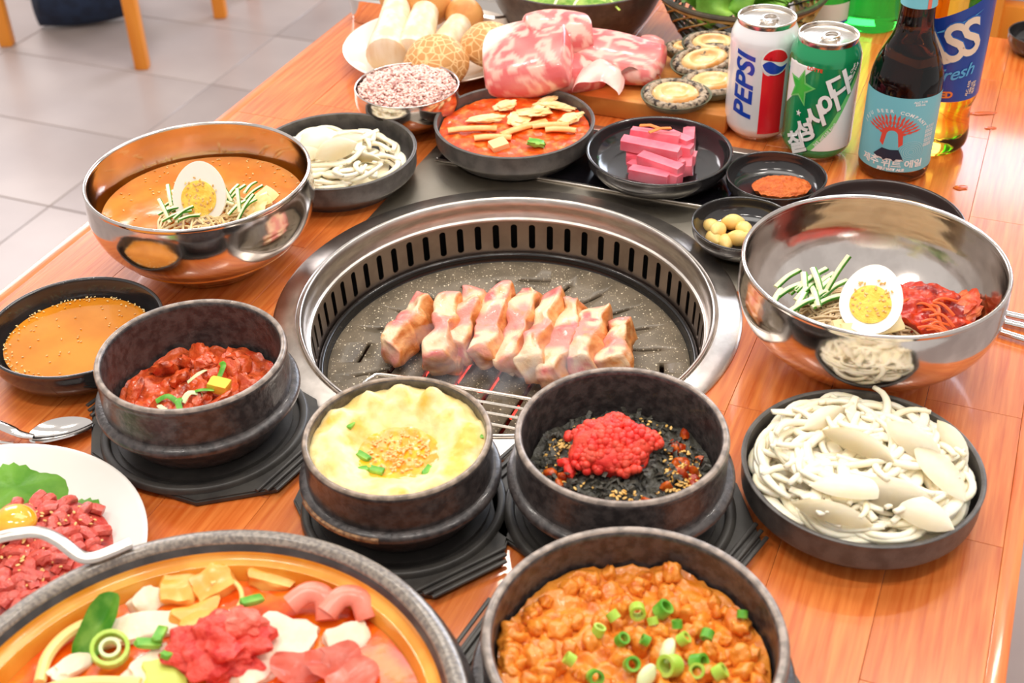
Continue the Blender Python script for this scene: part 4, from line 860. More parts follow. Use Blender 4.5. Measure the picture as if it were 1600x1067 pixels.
SHELL = M('abalone_shell', (120, 122, 96), (88, 92, 78), s=60, rough=.4, bump=.6, bs=150)
RUF = M('abalone_ruffle', (186, 166, 142), (56, 46, 40), s=190, rough=.35, bump=1, bs=400, pos=(.45, .62))
FOOT = M('abalone_foot', (244, 196, 130), (226, 160, 84), s=36, rough=.2, coat=.5, sss=.3, bump=.2, bs=90, c3=(248, 216, 164))
for k, (px, py, a, b, rot, lb, hh) in enumerate(((1053, 152, .034, .027, (R(8), 0, R(-8)), 'open abalone at the front corner of the board', hb+.010), (1112, 134, .034, .025, (R(6), R(-4), R(-5)), 'open abalone beside the white cola can', hb+.010),
        (1098, 97, .036, .019, (R(26), R(-6), R(12)), 'tilted abalone behind the two open front ones', hb+.018), (1112, 72, .034, .018, (R(20), R(4), R(8)), 'dark-edged abalone at the back against the basket', hb+.026), (1072, 80, .026, .015, (R(10), R(8), R(20)), 'abalone half hidden under the back pair', hb+.012))):
    t = thing('abalone', lb, 'abalone', at(px, py, hh)); t.rotation_euler = rot
    def ov(prof, n=56, wv_=0, sd=0):
        bm = lathe(prof, n)
        for v in bm.verts:
            an = math.atan2(v.co.y, v.co.x); q = 1+wv_*math.sin(an*23+sd)+wv_*math.sin(an*37); v.co = Vector((v.co.x*a*q*(1+.06*math.cos(an)), v.co.y*b*q, v.co.z))
        return bm
    obj('shell', ov([(0, -.010), (.6, -.009), (.9, -.004), (1.04, .003), (1.05, .0045), (1.0, .004), (.86, -.002), (.5, -.006), (0, -.007)]), SHELL, t)
    obj('ruffle', ov(crv([(.66, .002), (.72, .006), (.84, .0075), (.94, .005), (.97, .001)], 4)+[(.66, -.003), (.66, .002)], 120, .022, k), RUF, t)
    obj('foot', ov(crv([(0, .0045), (.30, .0052), (.44, .0085), (.60, .0080), (.70, .0045), (.74, .001)], 4)+[(0, -.004)], 64, .006, k), FOOT, t)
# ---------------------------------------------------------------- mushroom plate
bPl, cPl, rPl = vessel('Pl', 'white_plate', 'white plate of mushrooms behind the rice bowl', 'plate', P_PLATE, M('cream_porcelain', (248, 236, 222), rough=.15, coat=.6), .022)
STALK = M('mushroom_stalk', (244, 226, 200), (232, 202, 162), s=18, st=(4, 4, 1), rough=.45, sss=.2)
CAPB = M('mushroom_cap_brown', (206, 136, 68), (224, 164, 96), s=40, rough=.45, sss=.1)
def oyster(a, b, ra, rb_, rc_, lb):
    """king oyster: thick pale stalk from a to b with a brown cap beyond b"""
    t = thing('king_oyster_mushroom', lb, 'mushroom', a); A = Vector((0, 0, 0)); B = b-a; m_ = A.lerp(B, .5)+Vector((.002, 0, .002))
    obj('stalk', sweep(crv3([A, A.lerp(B, .2), m_, B], 6), lambda f: (ra*(1-f)**.8+rb_*f**.5)*min(1, .25+(f/.10)**.5*.75), n=18), STALK, t)
    c = obj('cap', lathe(crv([(rb_*.8, -.020), (rc_*.9, -.006), (rc_, .004), (rc_*.85, .014), (rc_*.4, .020), (0, .021)], 4), 32), CAPB, t, B); c.rotation_euler = B.to_track_quat('Z', 'Y').to_euler()
    g_ = obj('gills', lathe(crv([(rb_*.75, -.022), (rc_*.6, -.010), (rc_*.88, -.006)], 3), 32), M('gills_tan', (226, 172, 104), rough=.6), t, B); g_.rotation_euler = c.rotation_euler
oyster(at(603, 92, .030), at(622, -2, .052), .020, .013, .022, 'leftmost king oyster mushroom with a thick white stalk')
oyster(at(640, 88, .030), at(668, 8, .050), .017, .013, .027, 'king oyster mushroom with brown cap behind the left shiitake')
oyster(at(690, 80, .026), at(724, 28, .040), .013, .012, .022, 'brown-capped mushroom between the two shiitakes')
SHI = M('shiitake_cap', (206, 150, 88), (244, 206, 150), s=120, kind='vor', rough=.6, bump=.4, bs=200, pos=(.14, .02))
e_ = SHI.node_tree.nodes['Color Ramp'].color_ramp.elements
e_[0].position, e_[1].position = .015, .12; e_[0].color = (*lin((244, 200, 142)), 1); e_[1].color = (*lin((204, 146, 84)), 1)
for px, py, r_, lb, rot in ((681, 84, .036, 'cracked-cap shiitake at the front of the mushroom plate', (R(22), R(-6), 0)), (768, 60, .035, 'cracked-cap shiitake at the right of the mushroom plate', (R(12), R(10), .6))):
    t = thing('shiitake_mushroom', lb, 'mushroom', at(px, py+16, .036)); t.rotation_euler = rot
    obj('cap', lathe(crv([(0, .026), (r_*.4, .0245), (r_*.75, .017), (r_*.97, .003), (r_*.98, -.004), (r_*.88, -.008)], 5), 48), SHI, t)
    obj('gills', lathe([(r_*.88, -.008), (r_*.3, -.004), (0, -.003)], 40), MATS['gills_tan'], t); obj('stem', lathe([(0, -.022), (.006, -.021), (.007, -.003)], 16), STALK, t)
# ---------------------------------------------------------------- rice bowl
bR, cR, rR = vessel('R', 'rice_bowl', 'small steel bowl of purple-tinted rice', 'bowl', P_STEEL, BOWLSTEEL, .0455)
RICE = M('mixed_rice', (248, 206, 194), (150, 90, 88), isl=True, rough=.35, sss=.2, pos=(.62, 1.0), c3=(240, 188, 176))
hR = lambda x, y: .013*max(0, 1-(x*x+y*y)/(rR*.93)**2)**.7+.0025*nz((x, y, 0), 70, 2)
zR = .0405
o = obj('rice_core', heap(rR*.93, lambda x, y: hR(x, y)-.0018, 14, 48, .01), M('rice_mass', (238, 196, 186), rough=.5), bR, (0, 0, zR)); o['kind'] = 'stuff'
rnd = random.Random(81); bm = bmesh.new()
for k in range(1500):
    a = rnd.uniform(0, 2*PI); q = rR*.93*math.sqrt(rnd.random()); x, y = q*math.cos(a), q*math.sin(a); b = bmesh.new(); bmesh.ops.create_icosphere(b, subdivisions=1, radius=1)
    merge(bm, b, Matrix.Translation((x, y, hR(x, y)+rnd.uniform(-.001, .0015))) @ Matrix.Rotation(rnd.uniform(0, 6.3), 4, 'Z') @ Matrix.Rotation(rnd.uniform(-.7, .7), 4, 'Y') @ Matrix.Diagonal((.0028, .0018, .0016, 1)))
o = obj('rice', bm, RICE, loc=cR+Vector((0, 0, zR)), kind='stuff'); tag(o, 'purple-speckled mixed rice heaped in the small steel bowl', 'rice')
# ---------------------------------------------------------------- salad bowl, basket with lettuce
P_DEEP = [(0, .04), (.60, .04), (.61, 0), (.64, 0), (.66, .05)]+crv([(.66, .05), (.80, .30), (.93, .66), (.985, .92), (1.0, .98), (.985, 1.0), (.965, .98), (.955, .92), (.90, .66), (.76, .32), (.60, .12)], 4)+[(0, .09)]
bS, cS, rS = vessel('S', 'salad_bowl', 'dark stoneware bowl of shredded green salad at the back', 'bowl', P_DEEP, M('dark_brown_stoneware', (88, 76, 70), (70, 60, 56), s=90, rough=.4), .07)
rnd = random.Random(91); SALM = [CUC, SCAL, YG, M('salad_cream', (240, 236, 190), rough=.4), M('salad_orange', (236, 150, 60), rough=.4)]
for k in range(70):
    a = rnd.uniform(-PI, PI); q = rS*.86*math.sqrt(rnd.random()); l_ = rnd.uniform(.010, .022)
    o = obj('salad_shred', sweep(crv3([(-l_, 0, 0), (0, rnd.uniform(-.006, .006), .003), (l_, 0, 0)], 3), .0016, .0007, n=5), SALM[(0, 3, 2, 3, 1, 0, 3, 4)[k % 8]], loc=(cS.x+q*math.cos(a), cS.y+q*math.sin(a), T+.060+.012*(1-(q/rS)**2)+rnd.uniform(0, .004)), rot=(rnd.uniform(-.3, .3), rnd.uniform(-.2, .2), rnd.uniform(0, 6.3)))
    tag(o, 'thin vegetable shred in the dark salad bowl', 'salad', 'salad shreds')
o = obj('salad_bed', heap(rS*.90, lambda x, y: .010*max(0, 1-(x*x+y*y)/.009)+.003*nz((x, y, 0), 80, 3), 16, 56, .01), M('salad_green', (176, 200, 96), (110, 160, 50), s=90, rough=.5, bump=.8), loc=(cS.x, cS.y, T+.052)); tag(o, 'mass of chopped green salad filling the dark bowl', 'salad'); o['kind'] = 'stuff'
cB = at(1160, -20, .068); cB.z = T; rB = .093
bk = thing('wicker_basket', 'dark wicker basket with tan strips holding lettuce', 'basket', cB)
CANE = M('cane_tan', (206, 168, 96), (176, 136, 66), s=60, rough=.5); CANED = M('cane_dark', (74, 62, 44), (54, 44, 32), s=60, rough=.5)
def bpt(a, t): r_ = rB*(.60+.40*t**.8); return Vector((r_*math.cos(a), r_*math.sin(a), .004+.064*t))
for k in range(22):
    a = 2*PI*k/22
    for dr, m_, w_ in ((1, CANE, .0026), (-1, CANED, .0026)):
        obj('cane_strip', sweep([bpt(a+dr*t*1.5, t)*(1.0 if dr > 0 else .985) for t in [i/10 for i in range(11)]], w_, .0012, n=6), m_, bk)
for t_, m_, w_ in ((1, CANED, .0040), (.93, CANE, .0030), (.5, CANED, .0022), (.02, CANED, .004)):
    obj('hoop', sweep([bpt(2*PI*i/48, t_) for i in range(48)], w_, w_*.7, n=8, closed=True), m_, bk)
obj('basket_base', lathe([(0, .002), (rB*.6, .002), (rB*.6, .006), (0, .006)], 32), CANED, bk)
LET = M('lettuce_green', (104, 176, 44), (180, 226, 96), s=26, rough=.4, bump=.5, bs=80, sss=.1, pos=(.35, .7))
rnd = random.Random(95)
for k in range(12):
    a = rnd.uniform(0, 2*PI) if k > 6 else -PI/2+(k-3)*.42; q = .055*rnd.uniform(.4, 1) if k > 6 else .036
    bm = bmesh.new(); g = []; n = 20
    for i in range(n+1):
        row = []
        for j in range(n+1):
            x = (i/n-.5)*2; y = (j/n-.5)*2; e = max(abs(x), abs(y))**3
            row.append(bm.verts.new((x*.042*(1-.2*y*y), y*.038, .010*(1-x*x)+.009*e*math.sin(7*x+5*y+k)+.008*nz((x, y, 0), 2.4, k))))
        g.append(row)
    for i in range(n):
        for j in range(n): bm.faces.new((g[i][j], g[i+1][j], g[i+1][j+1], g[i][j+1]))
    bmesh.ops.solidify(bm, geom=bm.faces[:], thickness=.0008)
    o = obj('lettuce_leaf', bm, LET, loc=(cB.x+q*math.cos(a), cB.y+q*math.sin(a), T+.074+.016*rnd.random()), rot=(rnd.uniform(-.7, .7), rnd.uniform(-.6, .6), rnd.uniform(0, 6.3)), smooth='all'); tag(o, 'crinkled bright green lettuce leaf in the wicker basket', 'lettuce', 'lettuce leaves in the basket')
# ================================================================ CANS AND BOTTLES
ALU = M('can_aluminium', (222, 214, 204), metal=1, rough=.22)
def facing(p): return math.atan2(-p.y, -p.x)
def can(px, py, body, label, name):
    p = at(px, py); p.y += .026; t = thing(name, label, 'can', (p.x, p.y, T))
    pr = crv([(.0255, .004), (.0295, .0075), (.0325, .0135), (.0332, .018)], 4)+[(.0332, .1000)]+crv([(.0332, .100), (.0325, .1055), (.0300, .1120), (.0275, .1165)], 4)
    obj('can_body', lathe(pr, 96), body, t)
    obj('base', lathe([(0, .008), (.018, .006), (.0225, .0005), (.0240, 0), (.0255, .004)], 64), ALU, t)
    obj('lid', lathe(crv([(.0275, .1165), (.0282, .1195), (.0283, .1215), (.0272, .1222), (.0262, .1212), (.0255, .1180)], 3)+[(.0240, .1172), (0, .1176)], 72), ALU, t)
    tb_ = thing('x', 'x', 'x'); bpy.data.objects.remove(tb_)
    a = facing(p)
    bm = lathe([(.0058, -.0005), (.0075, -.0006), (.0082, .0004), (.0075, .0012), (.0058, .0010), (.0058, -.0005)], 32); bmesh.ops.transform(bm, matrix=Matrix.Diagonal((1.25, 1, 1, 1)), verts=bm.verts)
    merge(bm, box(-.012, -.006, -.0045, .0045, -.0004, .0010, .0004)); o_ = obj('pull_tab', bm, ALU, t, (.003, .001, .1188)); o_.rotation_euler = (0, 0, a+2.6)
    obj('opening_score', lathe([(.0085, 0), (.0092, .0005), (.0099, 0)], 36), ALU, t, (.010*math.cos(a), .010*math.sin(a), .1174))
    return t, a
CR_ = lambda z: .0332 if z < .1 else max(.0275, .0332-(z-.1)*.34)
WC = M('can_white', (244, 242, 244), rough=.22, coat=.5, metal=.1)
t, a = can(1189, 222, WC, 'white cola can with blue vertical lettering and a red panel', 'soda_can')
BLUE = M('print_blue', (30, 70, 180), rough=.25, coat=.4); REDP = M('print_red', (236, 30, 44), rough=.25, coat=.4); WP = M('print_white', (250, 250, 248), rough=.3, coat=.3)
wrap('lettering', text('PEPSI', .0275, .22, .0008, 1.0, PI/2, (0, 0), 1.10), BLUE, t, .0332, a+R(-28), .060)
wrap('red_panel', poly2([(-.0115, .0065), (.0115, .0065), (.0115, .072)]+[(.0135*math.cos(PI*k/12)*.852, .0740-.0135*math.sin(PI*k/12)*.50) for k in range(13)]+[(-.0115, .072)]), REDP, t, .0332, a+R(21), .006, .0001)
gz = .0885
wrap('globe_rim', disc2(0, 0, .0138), WP, t, CR_, a+R(21), gz, .0004)
def half(sgn):
    P = [(.0125*math.cos(t_), .0125*math.sin(t_)*sgn) for t_ in [R(12)+(PI-R(24))*k/16 for k in range(17)]]
    x0, x1 = P[-1][0], P[0][0]; P += [(x0+(x1-x0)*k/12, sgn*(.0022)+.0030*math.sin(2*PI*k/12)*1.0) for k in range(1, 12)]; return poly2(P)
wrap('globe_top', half(1), REDP, t, CR_, a+R(21), gz, .0007); wrap('globe_bottom', half(-1), BLUE, t, CR_, a+R(21), gz, .0007)
# cider can
CG = M('can_green', (20, 150, 92), (40, 176, 110), s=12, rough=.2, coat=.5, metal=.25)
t, a = can(1281, 254, CG, 'green and white soda can with diagonal white Korean lettering', 'soda_can')
FR = M('print_light_green', (120, 214, 120), rough=.25, coat=.4); LGR = M('print_bright_green', (60, 196, 70), rough=.25, coat=.4); OR_ = M('print_orange_red', (236, 70, 40), rough=.3)
wrap('white_field', poly2([(-.006, 0), (.036, 0), (.040, .078), (.030, .060), (.012, .022)]), WP, t, CR_, a+R(4), .016, .0003)
wrap('fringe', poly2([(-.012, 0), (-.006, 0), (.012, .022), (.030, .060), (.040, .078), (.040, .086), (.028, .066), (.008, .026)]), FR, t, CR_, a+R(4), .016, .0003)
wrap('white_corner', poly2([(-.040, .055), (-.030, .066), (-.016, .092), (-.008, .100), (-.016, .106), (-.040, .106)]), WP, t, CR_, a, .0, .0003)
def star(r_, k_=.42, rot=PI/2): return poly2([((r_ if i % 2 == 0 else r_*k_)*math.cos(rot+PI*i/5), (r_ if i % 2 == 0 else r_*k_)*math.sin(rot+PI*i/5)*1.25) for i in range(10)])
wrap('star_glow', star(.0155, .46, PI/2-.2), FR, t, CR_, a+R(-36), .078, .0005); wrap('star', star(.0125, .42, PI/2-.2), LGR, t, CR_, a+R(-36), .078, .0008)
wrap('small_star', star(.0030), WP, t, CR_, a+R(-34), .052, .0005)
D_ = M('print_dark_green', (8, 84, 60), rough=.3)
for m_, dx, eps in ((D_, .0009, .0008), (WP, 0, .0012)):
    for ch, x, y, s_ in (('칠', -.0190, .0200, .0225), ('성', -.0115, .0345, .0225), ('사', -.0030, .0500, .0235), ('이', .0080, .0640, .0240), ('다', .0165, .0810, .0285)):
        wrap('lettering', text(ch, s_, .12, .0009, 1, R(28), (x+dx, y-dx), 1.0), m_, t, CR_, a, 0, eps)
wrap('small_print', text('LOTTE', .0045, 0, .0002, 1.1, R(-4), (-.0085, .0985)), OR_, t, CR_, a, 0, .0006)
wrap('small_print', text('Pure, Clear,\nCaffeine Free', .0042, .1, .0001, 1, R(62), (.0285, .0930)), WP, t, CR_, a, 0, .0006)
wrap('small_print', text('365 ml(155 kcal)', .0044, .1, .0001, 1, R(52), (.0080, .0330)), WP, t, CR_, a, 0, .0006)
# ---------------------------------------------------------------- bottles
def glass(name, c, rough=.03): return M(name, c, rough=rough, trans=1, ior=1.40)
BRN = glass('brown_glass', (96, 50, 24)); SOJ = glass('green_glass', (40, 190, 60)); PET = glass('amber_plastic', (246, 184, 60), .05)
def bottle(px, py, rad, prof, mat, label, name):
    p = at(px, py); d = Vector((p.x, p.y)).normalized()*rad*.9; t = thing(name, label, 'bottle', (p.x+d.x, p.y+d.y, T))
    obj('bottle_body', lathe(prof, 72), mat, t); return t, facing(p+Vector((d.x, d.y, 0)))
LB = M('label_light_blue', (124, 200, 214), rough=.4)
pr = [(0, .003), (.026, .001), (.029, .0)]+crv([(.029, 0), (.0322, .004), (.033, .010)], 3)+[(.033, .088)]+crv([(.033, .088), (.0322, .099), (.0288, .112), (.0235, .124), (.0190, .134), (.0166, .144), (.0155, .156), (.0145, .190), (.0135, .210)], 5)+[(0, .210)]
t, a = bottle(1390, 285, .033, pr, BRN, 'brown beer bottle with a light blue volcano label', 'beer_bottle')
YS = [1.0]
def grid2(x0, x1, y0, y1): return poly2([(x0, y0), (x1, y0), (x1, y1), (x0, y1)])
YSC[:] = [.84, -.002]
wrap('label', grid2(-.052, .052, .018, .107), LB, t, .0331, a, 0, .0002)
wrap('neck_label', grid2(-.046, .046, .199, .240), LB, t, lambda z: .0166-(z-.144)*.06, a, 0, .0007)
wrap('neck_label_edge', grid2(.013, .019, .199, .240), M('print_salmon', (236, 120, 96), rough=.4), t, lambda z: .0166-(z-.144)*.06, a, 0, .001)
RL = .0331; E1 = .0005; CRL = M('print_coral', (232, 84, 66), rough=.4); NAV = M('print_navy', (44, 52, 70), rough=.4)
cx, cy = -.0045, .0605
ray = bmesh.new()
for ringn, (r0_, r1_, n_) in enumerate(((.0075, .0150, 9), (.0125, .0210, 13), (.0175, .0275, 15))):
    for k in range(n_):
        an = R(22)+(R(158)-R(22))*k/(n_-1); w_ = (.0016, .0015, .0013)[ringn]; c0 = (cx+r0_*math.cos(an), cy+r0_*math.sin(an)); c1 = (cx+r1_*math.cos(an), cy+r1_*math.sin(an)); m0 = ((c0[0]+c1[0])/2, (c0[1]+c1[1])/2); nx, ny = -math.sin(an)*w_, math.cos(an)*w_
        poly2([c0, (m0[0]-nx, m0[1]-ny), c1, (m0[0]+nx, m0[1]+ny)], ray)
wrap('sun_rays', ray, CRL, t, RL, a, 0, E1)
wrap('volcano_fire', poly2([(cx-.0105, cy-.008), (cx-.0095, cy+.004)]+[(cx+.0095*math.cos(PI-PI*k/10), cy+.004+.0075*math.sin(PI*k/10)) for k in range(11)]+[(cx+.0105, cy-.008), (cx+.006, cy-.013), (cx-.006, cy-.013)]), CRL, t, RL, a, 0, E1+.0001)
wrap('volcano_slope', poly2([(cx-.0075, cy-.016)]+[(cx+.0052*math.cos(PI-PI*k/10), cy+.002+.0058*math.sin(PI*k/10)) for k in range(11)]+[(cx+.0075, cy-.016)]), LB, t, RL, a, 0, E1+.0003)
wrap('mountain', poly2([(cx-.0075, cy-.0145), (cx, cy-.0155), (cx+.0075, cy-.0145), (cx+.0135, cy-.0285)]+[(cx+.0135-.027*k/12, cy-.0285+(.0022 if k % 4 else -.0005)) for k in range(1, 12)]+[(cx-.0150, cy-.0240)]), NAV, t, RL, a, 0, E1+.0004)
wave = bmesh.new()
for k in range(3): disc2(cx-.0095+.009*k, cy-.0285, .0050, 12, 0, PI, wave)
wrap('wave', wave, WP, t, RL, a, 0, E1+.0002)
rg = bmesh.new()
for k in range(6):
    r_ = .0028+.0020*k; n_ = 40; ou = [(r_+.0003, r_-.0003)][0]
    for i in range(n_):
        t0, t1 = 2*PI*i/n_, 2*PI*(i+1)/n_; poly2([(.0145+ou[1]*math.cos(t0), .043+ou[1]*math.sin(t0)), (.0145+ou[0]*math.cos(t0), .043+ou[0]*math.sin(t0)), (.0145+ou[0]*math.cos(t1), .043+ou[0]*math.sin(t1)), (.0145+ou[1]*math.cos(t1), .043+ou[1]*math.sin(t1))], rg)
wrap('ripple_rings', rg, M('print_pale_blue', (170, 220, 228), rough=.4), t, RL, a, 0, E1)
s_ = 'JEJU BEER COMPANY'
arc = bmesh.new()
for k, ch in enumerate(s_):
    if ch == ' ': continue
    an = R(162)-R(132)*k/(len(s_)-1); merge(arc, text(ch, .0052, 0, .00015, 1, an-PI/2, (cx+.0325*math.cos(an), cy-.001+.0325*math.sin(an)*.95)))
wrap('lettering', arc, WP, t, RL, a, 0, E1)
wrap('lettering', text('제주 위트 에일', .0104, 0, .00025, .92, 0, (-.0015, .0275)), WP, t, RL, a, 0, E1); wrap('lettering', text('JEJU WIT ALE', .0042, 0, .0003, 1, 0, (-.0015, .0208)), WP, t, RL, a, 0, E1)
wrap('small_print', text('ALC 5.3%\n330 mL', .0032, 0, .0001, 1, 0, (.0165, .1010)), WP, t, RL, a, 0, E1)
wrap('small_print', text('\n'.join('제주 위트 에일 맥주 330' for _ in range(4)), .0026, 0, .00005, 1, PI/2, (.0315, .060)), WP, t, RL, a, 0, E1)
YSC[:] = [1, 0]
# large plastic beer bottle
pr = [(0, .004), (.022, .001), (.027, 0)]+crv([(.027, 0), (.0335, .006), (.0355, .014), (.0345, .026), (.0332, .038), (.0338, .048), (.0360, .056)], 4)+[(.0365, .064), (.0365, .160)]+crv([(.0365, .160), (.0368, .172), (.0350, .190), (.028, .215), (.018, .240), (.014, .260)], 4)+[(0, .26)]
t, a = bottle(1446, 247, .036, pr, PET, 'large amber plastic beer bottle with a blue label', 'beer_bottle')
CB_ = M('label_deep_blue', (24, 62, 150), (34, 84, 176), s=10, rough=.3, coat=.3); CR2 = lambda z: .0340+(.0026)*min(1, max(0, (z-.048)/.012))
wrap('label', poly2([(-.075, .062), (.075, .062), (.075, .186), (.045, .174), (.020, .158), (-.010, .142), (-.075, .128)]), CB_, t, CR2, a, 0, .0005)
wrap('label_swoosh', poly2([(-.014, .126), (.008, .140), (.028, .152), (.004, .134)]), M('print_sky', (90, 170, 220), rough=.3), t, CR2, a, 0, .0009)
TAN = M('print_tan', (240, 216, 190), rough=.35)
wrap('lettering', text('CASS', .050, .28, .0018, .80, R(22), (-.011, .112), .80), M('print_mid_blue', (50, 110, 190), rough=.3), t, CR2, a, 0, .0010)
wrap('lettering', text('CASS', .049, .28, .0010, .82, R(22), (-.011, .112), .80), TAN, t, CR2, a, 0, .0015)
wrap('lettering', text('Fresh', .0170, .5, .0002, .95, R(14), (.010, .0900)), M('print_sky', (90, 170, 220)), t, CR2, a, 0, .0011)
wrap('lettering', text('BREWED', .0085, 0, .0005, 1, R(2), (-.004, .0690)), M('print_orange', (240, 130, 60), rough=.35), t, CR2, a, 0, .0011)
wrap('small_print', text('ALC. 4.5%\n1000 mL\n제조일자', .0036, 0, .0001, 1, R(85), (.0300, .0740)), TAN, t, CR2, a, 0, .0011)
# green soju bottles at the far end
pr = [(0, .003), (.028, .001), (.031, 0)]+crv([(.031, 0), (.0335, .004), (.034, .010)], 3)+[(.034, .130)]+crv([(.034, .130), (.031, .150), (.020, .180), (.014, .200), (.0125, .215)], 4)+[(0, .215)]
t, a = bottle(1356, 52, .034, pr, SOJ, 'bright green glass bottle behind the brown beer bottle', 'soju_bottle')
t, a = bottle(1280, 50, .034, pr, SOJ, 'green glass bottle with a pale label behind the soda cans', 'soju_bottle')
wrap('label', grid2(-.045, .045, .012, .034), M('label_pale', (226, 236, 226), rough=.4), t, .0341, a, 0, .0002)
wrap('label_stripe', grid2(-.045, .045, .010, .0125), BLUE, t, .0341, a, 0, .0005)
# ================================================================ CUTLERY AND SMALL THINGS
CHR = M('cutlery_steel', (232, 228, 224), metal=1, rough=.10)
t = thing('spoon', 'steel spoon lying beside the white beef plate', 'spoon', at(100, 676, .002)); o0 = t.location.copy()
p0 = at(148, 668, .002); p1 = at(46, 690, .002); ax = (p1-p0); ln = ax.length/2; an = math.atan2(ax.y, ax.x)
bm = bmesh.new(); g = []
for i in range(25):
    row = []
    for j in range(13):
        u = -1+2*i/24; v = -1+2*j/12; wd = math.sqrt(max(0, 1-u*u))*(.52+.06*u)
        row.append(bm.verts.new((u*ln, v*wd*ln, .0075*(u*u*.6+v*v*.9*(1-u*u))-.001)))
    g.append(row)
for i in range(24):
    for j in range(12):
        try: bm.faces.new((g[i][j], g[i+1][j], g[i+1][j+1], g[i][j+1]))
        except ValueError: pass
bmesh.ops.remove_doubles(bm, verts=bm.verts, dist=1e-6); bmesh.ops.solidify(bm, geom=bm.faces[:], thickness=.0012)
mid = (p0+p1)/2; o_ = obj('spoon_bowl', bm, CHR, t, mid-o0+Vector((0, 0, .001))); o_.rotation_euler = (0, 0, an)
obj('handle', sweep(crv3([p1-o0+Vector((.004, 0, .004)), at(30, 678, .008)-o0, at(0, 664, .010)-o0, at(-140, 610, .004)-o0], 6), lambda f: .0028+.0022*f, lambda f: .0022-.0008*f, n=10), CHR, t)
for k, (a_, b_, lb) in enumerate((((1560, 487), (1660, 509), 'steel chopstick farthest from the camera beside the right bowl'), ((1556, 499), (1660, 523), 'steel chopstick between the two others beside the right bowl'), ((1550, 514), (1660, 548), 'steel chopstick nearest the camera beside the right bowl'))):
    p, q = at(*a_, .004), at(*b_, .004); o = obj('chopstick', sweep([(0, 0, 0), (q-p)], .0030, .0022, n=8), CHR, loc=p); tag(o, lb, 'chopstick')
p, q = at(-40, 689, .003), at(22, 694, .003); o = obj('chopstick', sweep([(0, 0, 0), (q-p)], .0022, .0018, n=8), CHR, loc=p); tag(o, 'steel chopstick end between the spoon and the white plate', 'chopstick')
p = at(1632, 92, .0); o = obj('sauce_dish', lathe(scaled(P_MELA, .036, .022), 64), GLOSSY, loc=(p.x, p.y+.02, T)); tag(o, 'small black dish alone at the far right edge', 'dish')
# steel tray at the far left table corner
t = thing('steel_tray', 'shallow mirror steel tray at the far left table corner', 'tray', tb(0, 0), -YAW)
def rrect(x0, x1, y0, y1, r_, n=6):
    P = []
    for cx_, cy_, a0 in ((x1-r_, y1-r_, 0), (x0+r_, y1-r_, PI/2), (x0+r_, y0+r_, PI), (x1-r_, y0+r_, 3*PI/2)):
        P += [(cx_+r_*math.cos(a0+PI/2*k/n), cy_+r_*math.sin(a0+PI/2*k/n)) for k in range(n+1)]
    return P
bm = bmesh.new(); L0 = [rrect(-.409, -.200, .493, .600, .022), rrect(-.412, -.197, .490, .603, .024), rrect(-.409, -.200, .493, .600, .022), rrect(-.404, -.205, .498, .595, .018)]
zs = (.0005, .030, .032, .004); rr_ = [[bm.verts.new((x, y, z)) for x, y in L_] for L_, z in zip(L0, zs)]
for A_, B_ in zip(rr_, rr_[1:]):
    for k in range(len(A_)): bm.faces.new((A_[k], A_[(k+1) % len(A_)], B_[(k+1) % len(A_)], B_[k]))
bm.faces.new(rr_[0][::-1]); bm.faces.new(rr_[-1]); obj('tray_body', bm, CHR, t)
# ================================================================ FAR FURNITURE
def chair(name, feet, top, label, seat=True):
    c = sum((Vector(f) for f in feet), Vector((0, 0)))/4; t = thing(name, label, 'chair', (c.x, c.y, 0))
    for f in feet: obj('leg', box(f[0]-c.x-.017, f[0]-c.x+.017, f[1]-c.y-.017, f[1]-c.y+.017, 0, top, .004), WOODC, t)
    xs = [f[0]-c.x for f in feet]; ys = [f[1]-c.y for f in feet]
    order = sorted(feet, key=lambda f: math.atan2(f[1]-c.y, f[0]-c.x)); pl = [((f[0]-c.x)*1.12, (f[1]-c.y)*1.12) for f in order]
    obj('seat', prism(pl, top, top+.05, .008), M('seat_navy', (40, 48, 66), rough=.6), t)
    a_, b_ = order[2], order[3]
    for f in (a_, b_): obj('back_post', box(f[0]-c.x-.015, f[0]-c.x+.015, f[1]-c.y-.015, f[1]-c.y+.015, top+.05, top+.42, .004), WOODC, t)
    obj('back_rail', sweep([(a_[0]-c.x, a_[1]-c.y, top+.38), (b_[0]-c.x, b_[1]-c.y, top+.38)], .012, .035, n=8), WOODC, t); return t
chair('wooden_chair', [(-.902, 3.085), (-.757, 3.400), (-1.290, 3.255), (-1.145, 3.57)], .44, 'orange wooden chair whose legs show at the top left of the floor')
chair('wooden_chair', [(-.693, 3.545), (-.55, 3.86), (-1.08, 3.72), (-.94, 4.03)], .44, 'orange wooden chair beyond, only one foot tip showing')
bg = thing('fabric_bag', 'dark navy fabric bag on the floor behind the chair legs', 'bag', (-1.10, 3.36, 0), .3)
obj('bag_body', dense(.13, .07, .10, (14, 10, 10), .20, .8, 3, 1.0), M('bag_navy', (30, 46, 72), (22, 34, 56), s=30, rough=.75, bump=.5, bs=120), bg, (0, .02, .10))
obj('bag_strap', sweep(crv3([(-.10, 0, .17), (-.06, 0, .27), (.06, 0, .27), (.10, 0, .17)], 6), .012, .003, n=8), M('bag_dark', (22, 26, 34), rough=.7), bg)
